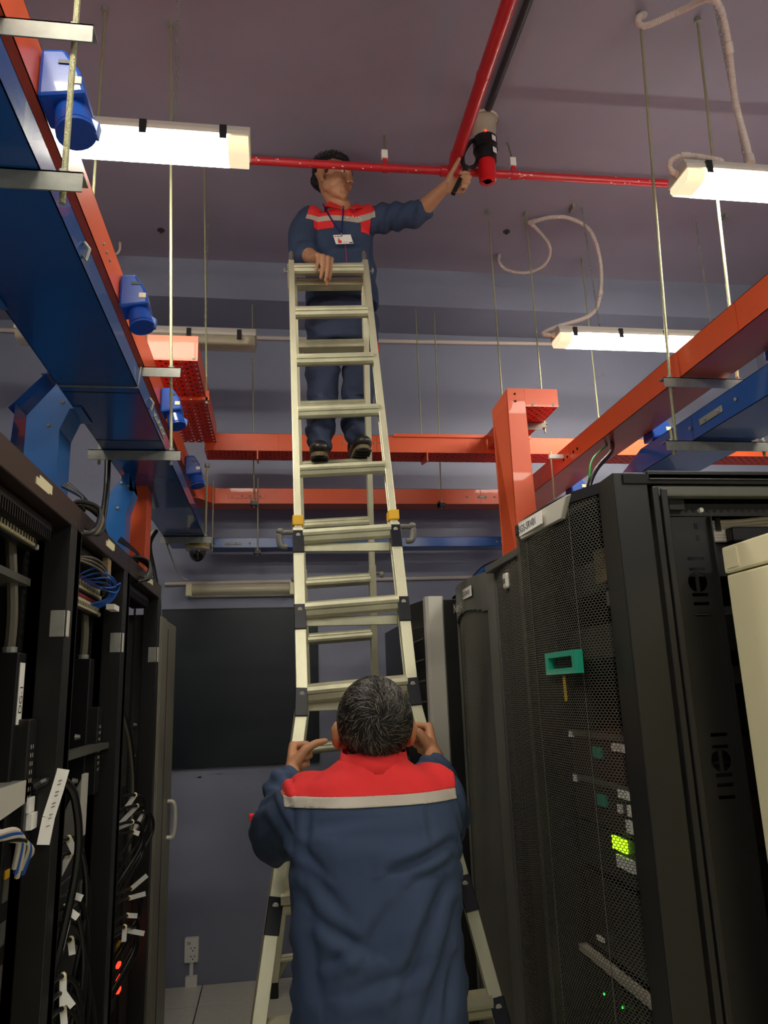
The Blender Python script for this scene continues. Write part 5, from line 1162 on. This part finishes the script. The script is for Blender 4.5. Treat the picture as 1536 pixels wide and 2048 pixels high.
# open collar
for s in (-1, 1):
    a0 = nk+V(s*.062, .03, .050); a1 = nk+V(s*.066, -.035, .030); a2 = nk+V(s*.012+.006, -.090, -.040); a3 = nk+V(s*.060, -.100, -.045); a4 = nk+V(s*.098, -.052, -.006); a5 = nk+V(s*.092, .03, .01)
    m = MB(); m.add([a0, a1, a2, a3, a4, a5], [[0, 1, 4, 5], [1, 2, 3, 4]] if s > 0 else [[5, 4, 1, 0], [4, 3, 2, 1]]); o = m.build('collar_flap', 'redc', ju); sd_ = o.modifiers.new('t', 'SOLIDIFY'); sd_.thickness = .004; sd_.offset = 0
# emblem lettering on the chest, zip thread
fr0 = P(712, 436, Y=3.262)
for k, (x, y, w) in enumerate(((694, 434, .010), (706, 432, .006), (712, 433, .006), (717, 434, .005), (722, 435, .005), (727, 434, .006), (731, 435, .005))):
    q = P(x, y, Y=3.262); MB().prism([q+V(-w/2, 0, -.006), q+V(w/2, 0, -.006), q+V(w*.2, 0, .006 if k % 2 else .003)], (0, .004, 0)).build('chest_mark', 'white', ju)
MB().tube(curve_pts([P(690, 488, Y=3.262), P(692, 505, Y=3.26), P(693, 530, Y=3.265)]), .0016, 6).build('zip_thread', 'pink', ju)
# trousers and shoes
tr = MB(); loft(tr, [(pv.x, 3.45, pv.z-.16, .155, .10), (pv.x, 3.45, pv.z-.02, .160, .105), (pv.x, 3.45, pv.z+.06, .150, .10)], 28)
for k in (0, 1):
    a = fta[k]+V(0, 0, .0); limb(tr, [hp[k]+V(0, 0, -.03), kn[k], a+V(0, .01, .09), a+V(0, 0, .035)], [.090, .074, .066, .062], 18)
def ft(c, n):
    v = folds(.016, [(axes(25), (8, 9, 24)), (axes(-30), (9, 9, 22))], .5)(c, n)
    if c.z < 3.0: v += .0055*math.sin(c.z*75+c.x*50+5*noise.noise(c*7))
    return v
tu = fuse(tr, 'trousers', 'navyp', um, .0062, 4, ft)
q = P(752, 698, Y=3.45); MB().box(q.x-.004, q.x+.012, q.y-.03, q.y+.02, q.z-.03, q.z+.012).build('red_pocket_tab', 'redc', tu, bevel=.003)
fz = bf(3, 0); zr = fz.z+.024
shoe(None, V(fta[0].x+.004, 3.70, zr+.004), P(642, 928, Y=3.47)+V(0, 0, .0), um) if False else shoe(None, V(fta[0].x+.002, 3.69, zr+.012), V(fta[0].x-.014, 3.42, zr-.012), um)
shoe(None, V(fta[1].x-.004, 3.70, zr-.005), V(fta[1].x+.014, 3.43, zr+.030), um)
# hair
hm = MB(); hm.ell(Mu @ V(0, .026, .052), (.080, .090, .082), Mu.to_3x3().normalized(), 30, 20)
cap(hm, Mu @ V(-.030, .068, .00), Mu @ V(.030, .068, .00), .036, .036, 14); hm.ell(Mu @ V(0, -.042, .098), (.060, .034, .026), Mu.to_3x3().normalized())
for s in (-1, 1): cap(hm, Mu @ V(s*.070, -.016, .035), Mu @ V(s*.070, -.012, .012), .010, .006, 8)
hu_ = fuse(hm, 'hair', 'hair', um, .0045, 3, lambda c, n: .004*noise.noise(c*60)+.003*noise.noise(c*25))
sb = MB(); rnd = random.Random(5)
for k in range(500):
    u = V(rnd.gauss(0, .6), rnd.gauss(0, .8), abs(rnd.gauss(.9, .3))).normalized(); q = V(u.x*.078, u.y*.09+.026, u.z*.082+.052)
    d = V(u.x*.4, -.7, .5+rnd.random()*.6).normalized() if u.y < 0.2 else V(u.x*.3, .2, .7).normalized()
    sb.tube([Mu @ q, Mu @ (q+d*.012), Mu @ (q+d*.022+V(0, -.003, -.001))], [.0010, .0008, .0003], 3, caps=False)
sb.build('hair_strands', 'hairs', hu_)['kind'] = 'stuff'
# lanyard with a badge
lb = thing('id_badge', 'white identity card on a blue lanyard worn by the man on the ladder', 'badge', tuple(P(687, 478, Y=3.25)))
nf = 3.262
k0 = P(682, 467, Y=nf-.006)
st = MB()
for pts in ([P(646, 408, Y=3.30), P(655, 425, Y=3.266), P(668, 447, Y=nf-.004), k0], [P(687, 412, Y=3.262), P(686, 430, Y=nf-.002), P(684, 450, Y=nf-.005), k0]):
    for a, c in zip(pts, pts[1:]): st.bar(a, c, .0075, .0016, up=(0, -1, 0))
st.build('lanyard_strap', 'lan', lb); MB().tube([k0, P(684, 472, Y=nf-.008)], .0035, 8).build('clip', 'steel', lb, smooth=SA)
A, B, C_, D = P(666, 470, Y=nf-.008), P(701, 469, Y=nf-.008), P(707, 487, Y=nf-.012), P(672, 488, Y=nf-.012)
MB().prism([A, B, C_, D], (0, .0012, 0)).build('card', 'white', lb)
def oncard(u0, u1, v0, v1, nm, m):
    g = lambda u, v: A.lerp(B, u).lerp(D.lerp(C_, u), v)+V(0, -.0012, 0)
    MB().prism([g(u0, v0), g(u1, v0), g(u1, v1), g(u0, v1)], (0, .0008, 0)).build(nm, m, lb)
oncard(.16, .36, .62, .92, 'photo_shirt', 'redc'); oncard(.20, .30, .38, .62, 'photo_head', 'skin2'); oncard(.06, .12, .12, .24, 'card_mark', 'redc'); oncard(.16, .5, .14, .2, 'card_line', 'ink'); oncard(.78, .97, .86, .96, 'card_corner', 'ink'); oncard(.45, .7, .78, .82, 'card_line', 'stripe')
# ---------------------------------------------------------------- detector tester held up to the ceiling
tx_, ty_ = 1.012, 3.025
dt = thing('detector_tester', 'black and red smoke detector tester held up to the ceiling detector', 'tester', (tx_, ty_, 3.95))
zc = lambda y: P(975, y, Y=ty_).z
z_top, z_cup, z_blk, z_red, z_bot = CZ-.012, zc(262), zc(281), zc(325), zc(362)
MB().tube([(tx_, ty_, z_top), (tx_, ty_, z_top-.012), (tx_, ty_, z_top-.013), (tx_, ty_, z_blk)], [.072, .071, .064, .058], 32, caps=False).build('clear_cup', 'cup', dt, smooth=SA)
MB().tube([(tx_, ty_, z_top-.002), (tx_, ty_, z_top-.016)], .0735, 32, caps=False).build('cup_rim', 'detw', dt, smooth=SA)
MB().tube([(tx_, ty_, z_blk+.004), (tx_, ty_, z_blk), (tx_, ty_, (z_blk+z_red)/2+.004), (tx_, ty_, (z_blk+z_red)/2), (tx_, ty_, (z_blk+z_red)/2-.002), (tx_, ty_, z_red)], [.054, .060, .058, .060, .054, .050], 32).build('collar_body', 'black', dt, smooth=SA)
MB().tube([(tx_, ty_, z_red+.002), (tx_, ty_, z_bot), (tx_, ty_, z_bot-.003), (tx_, ty_, z_bot-.003), (tx_, ty_, z_bot+.02)], [.043, .041, .036, .019, .017], 32).build('red_can_end', 'testr', dt, smooth=SA)
MB().tube([(tx_, ty_, z_bot+.004), (tx_, ty_, z_bot+.006)], .0175, 20).build('dark_bore', 'ink', dt)
for zz in ((z_blk-.028), (z_red+.03)): MB().prism([(tx_+.018, ty_-.0585, zz-.014), (tx_+.040, ty_-.046, zz-.014), (tx_+.040, ty_-.046, zz+.014), (tx_+.018, ty_-.0585, zz+.014)], (0, -.002, 0)).build('white_sticker', 'white', dt)
MB().ell((tx_-.012, ty_-.06, z_blk+.004), (.006, .004, .006), nu=8, nv=6).build('red_light', 'led_r', dt)
arc = curve_pts([V(tx_-.045, ty_, z_blk-.008), P(942, 283, Y=3.01), P(928, 303, Y=2.99), P(925, 322, Y=2.975), P(932, 336, Y=2.97), P(948, 333, Y=2.995), V(tx_-.045, ty_, z_red+.002)], 6)
MB().tube(arc, .0105, 10).build('yoke_ring', 'black', dt, smooth=SA)
MB().bar(g0, g1, .022, .022, up=(0, -1, 0)).tube([g1, g1.lerp(P(934, 332, Y=2.97), .9)], .013, 10).build('grip', 'black', dt, bevel=.004)
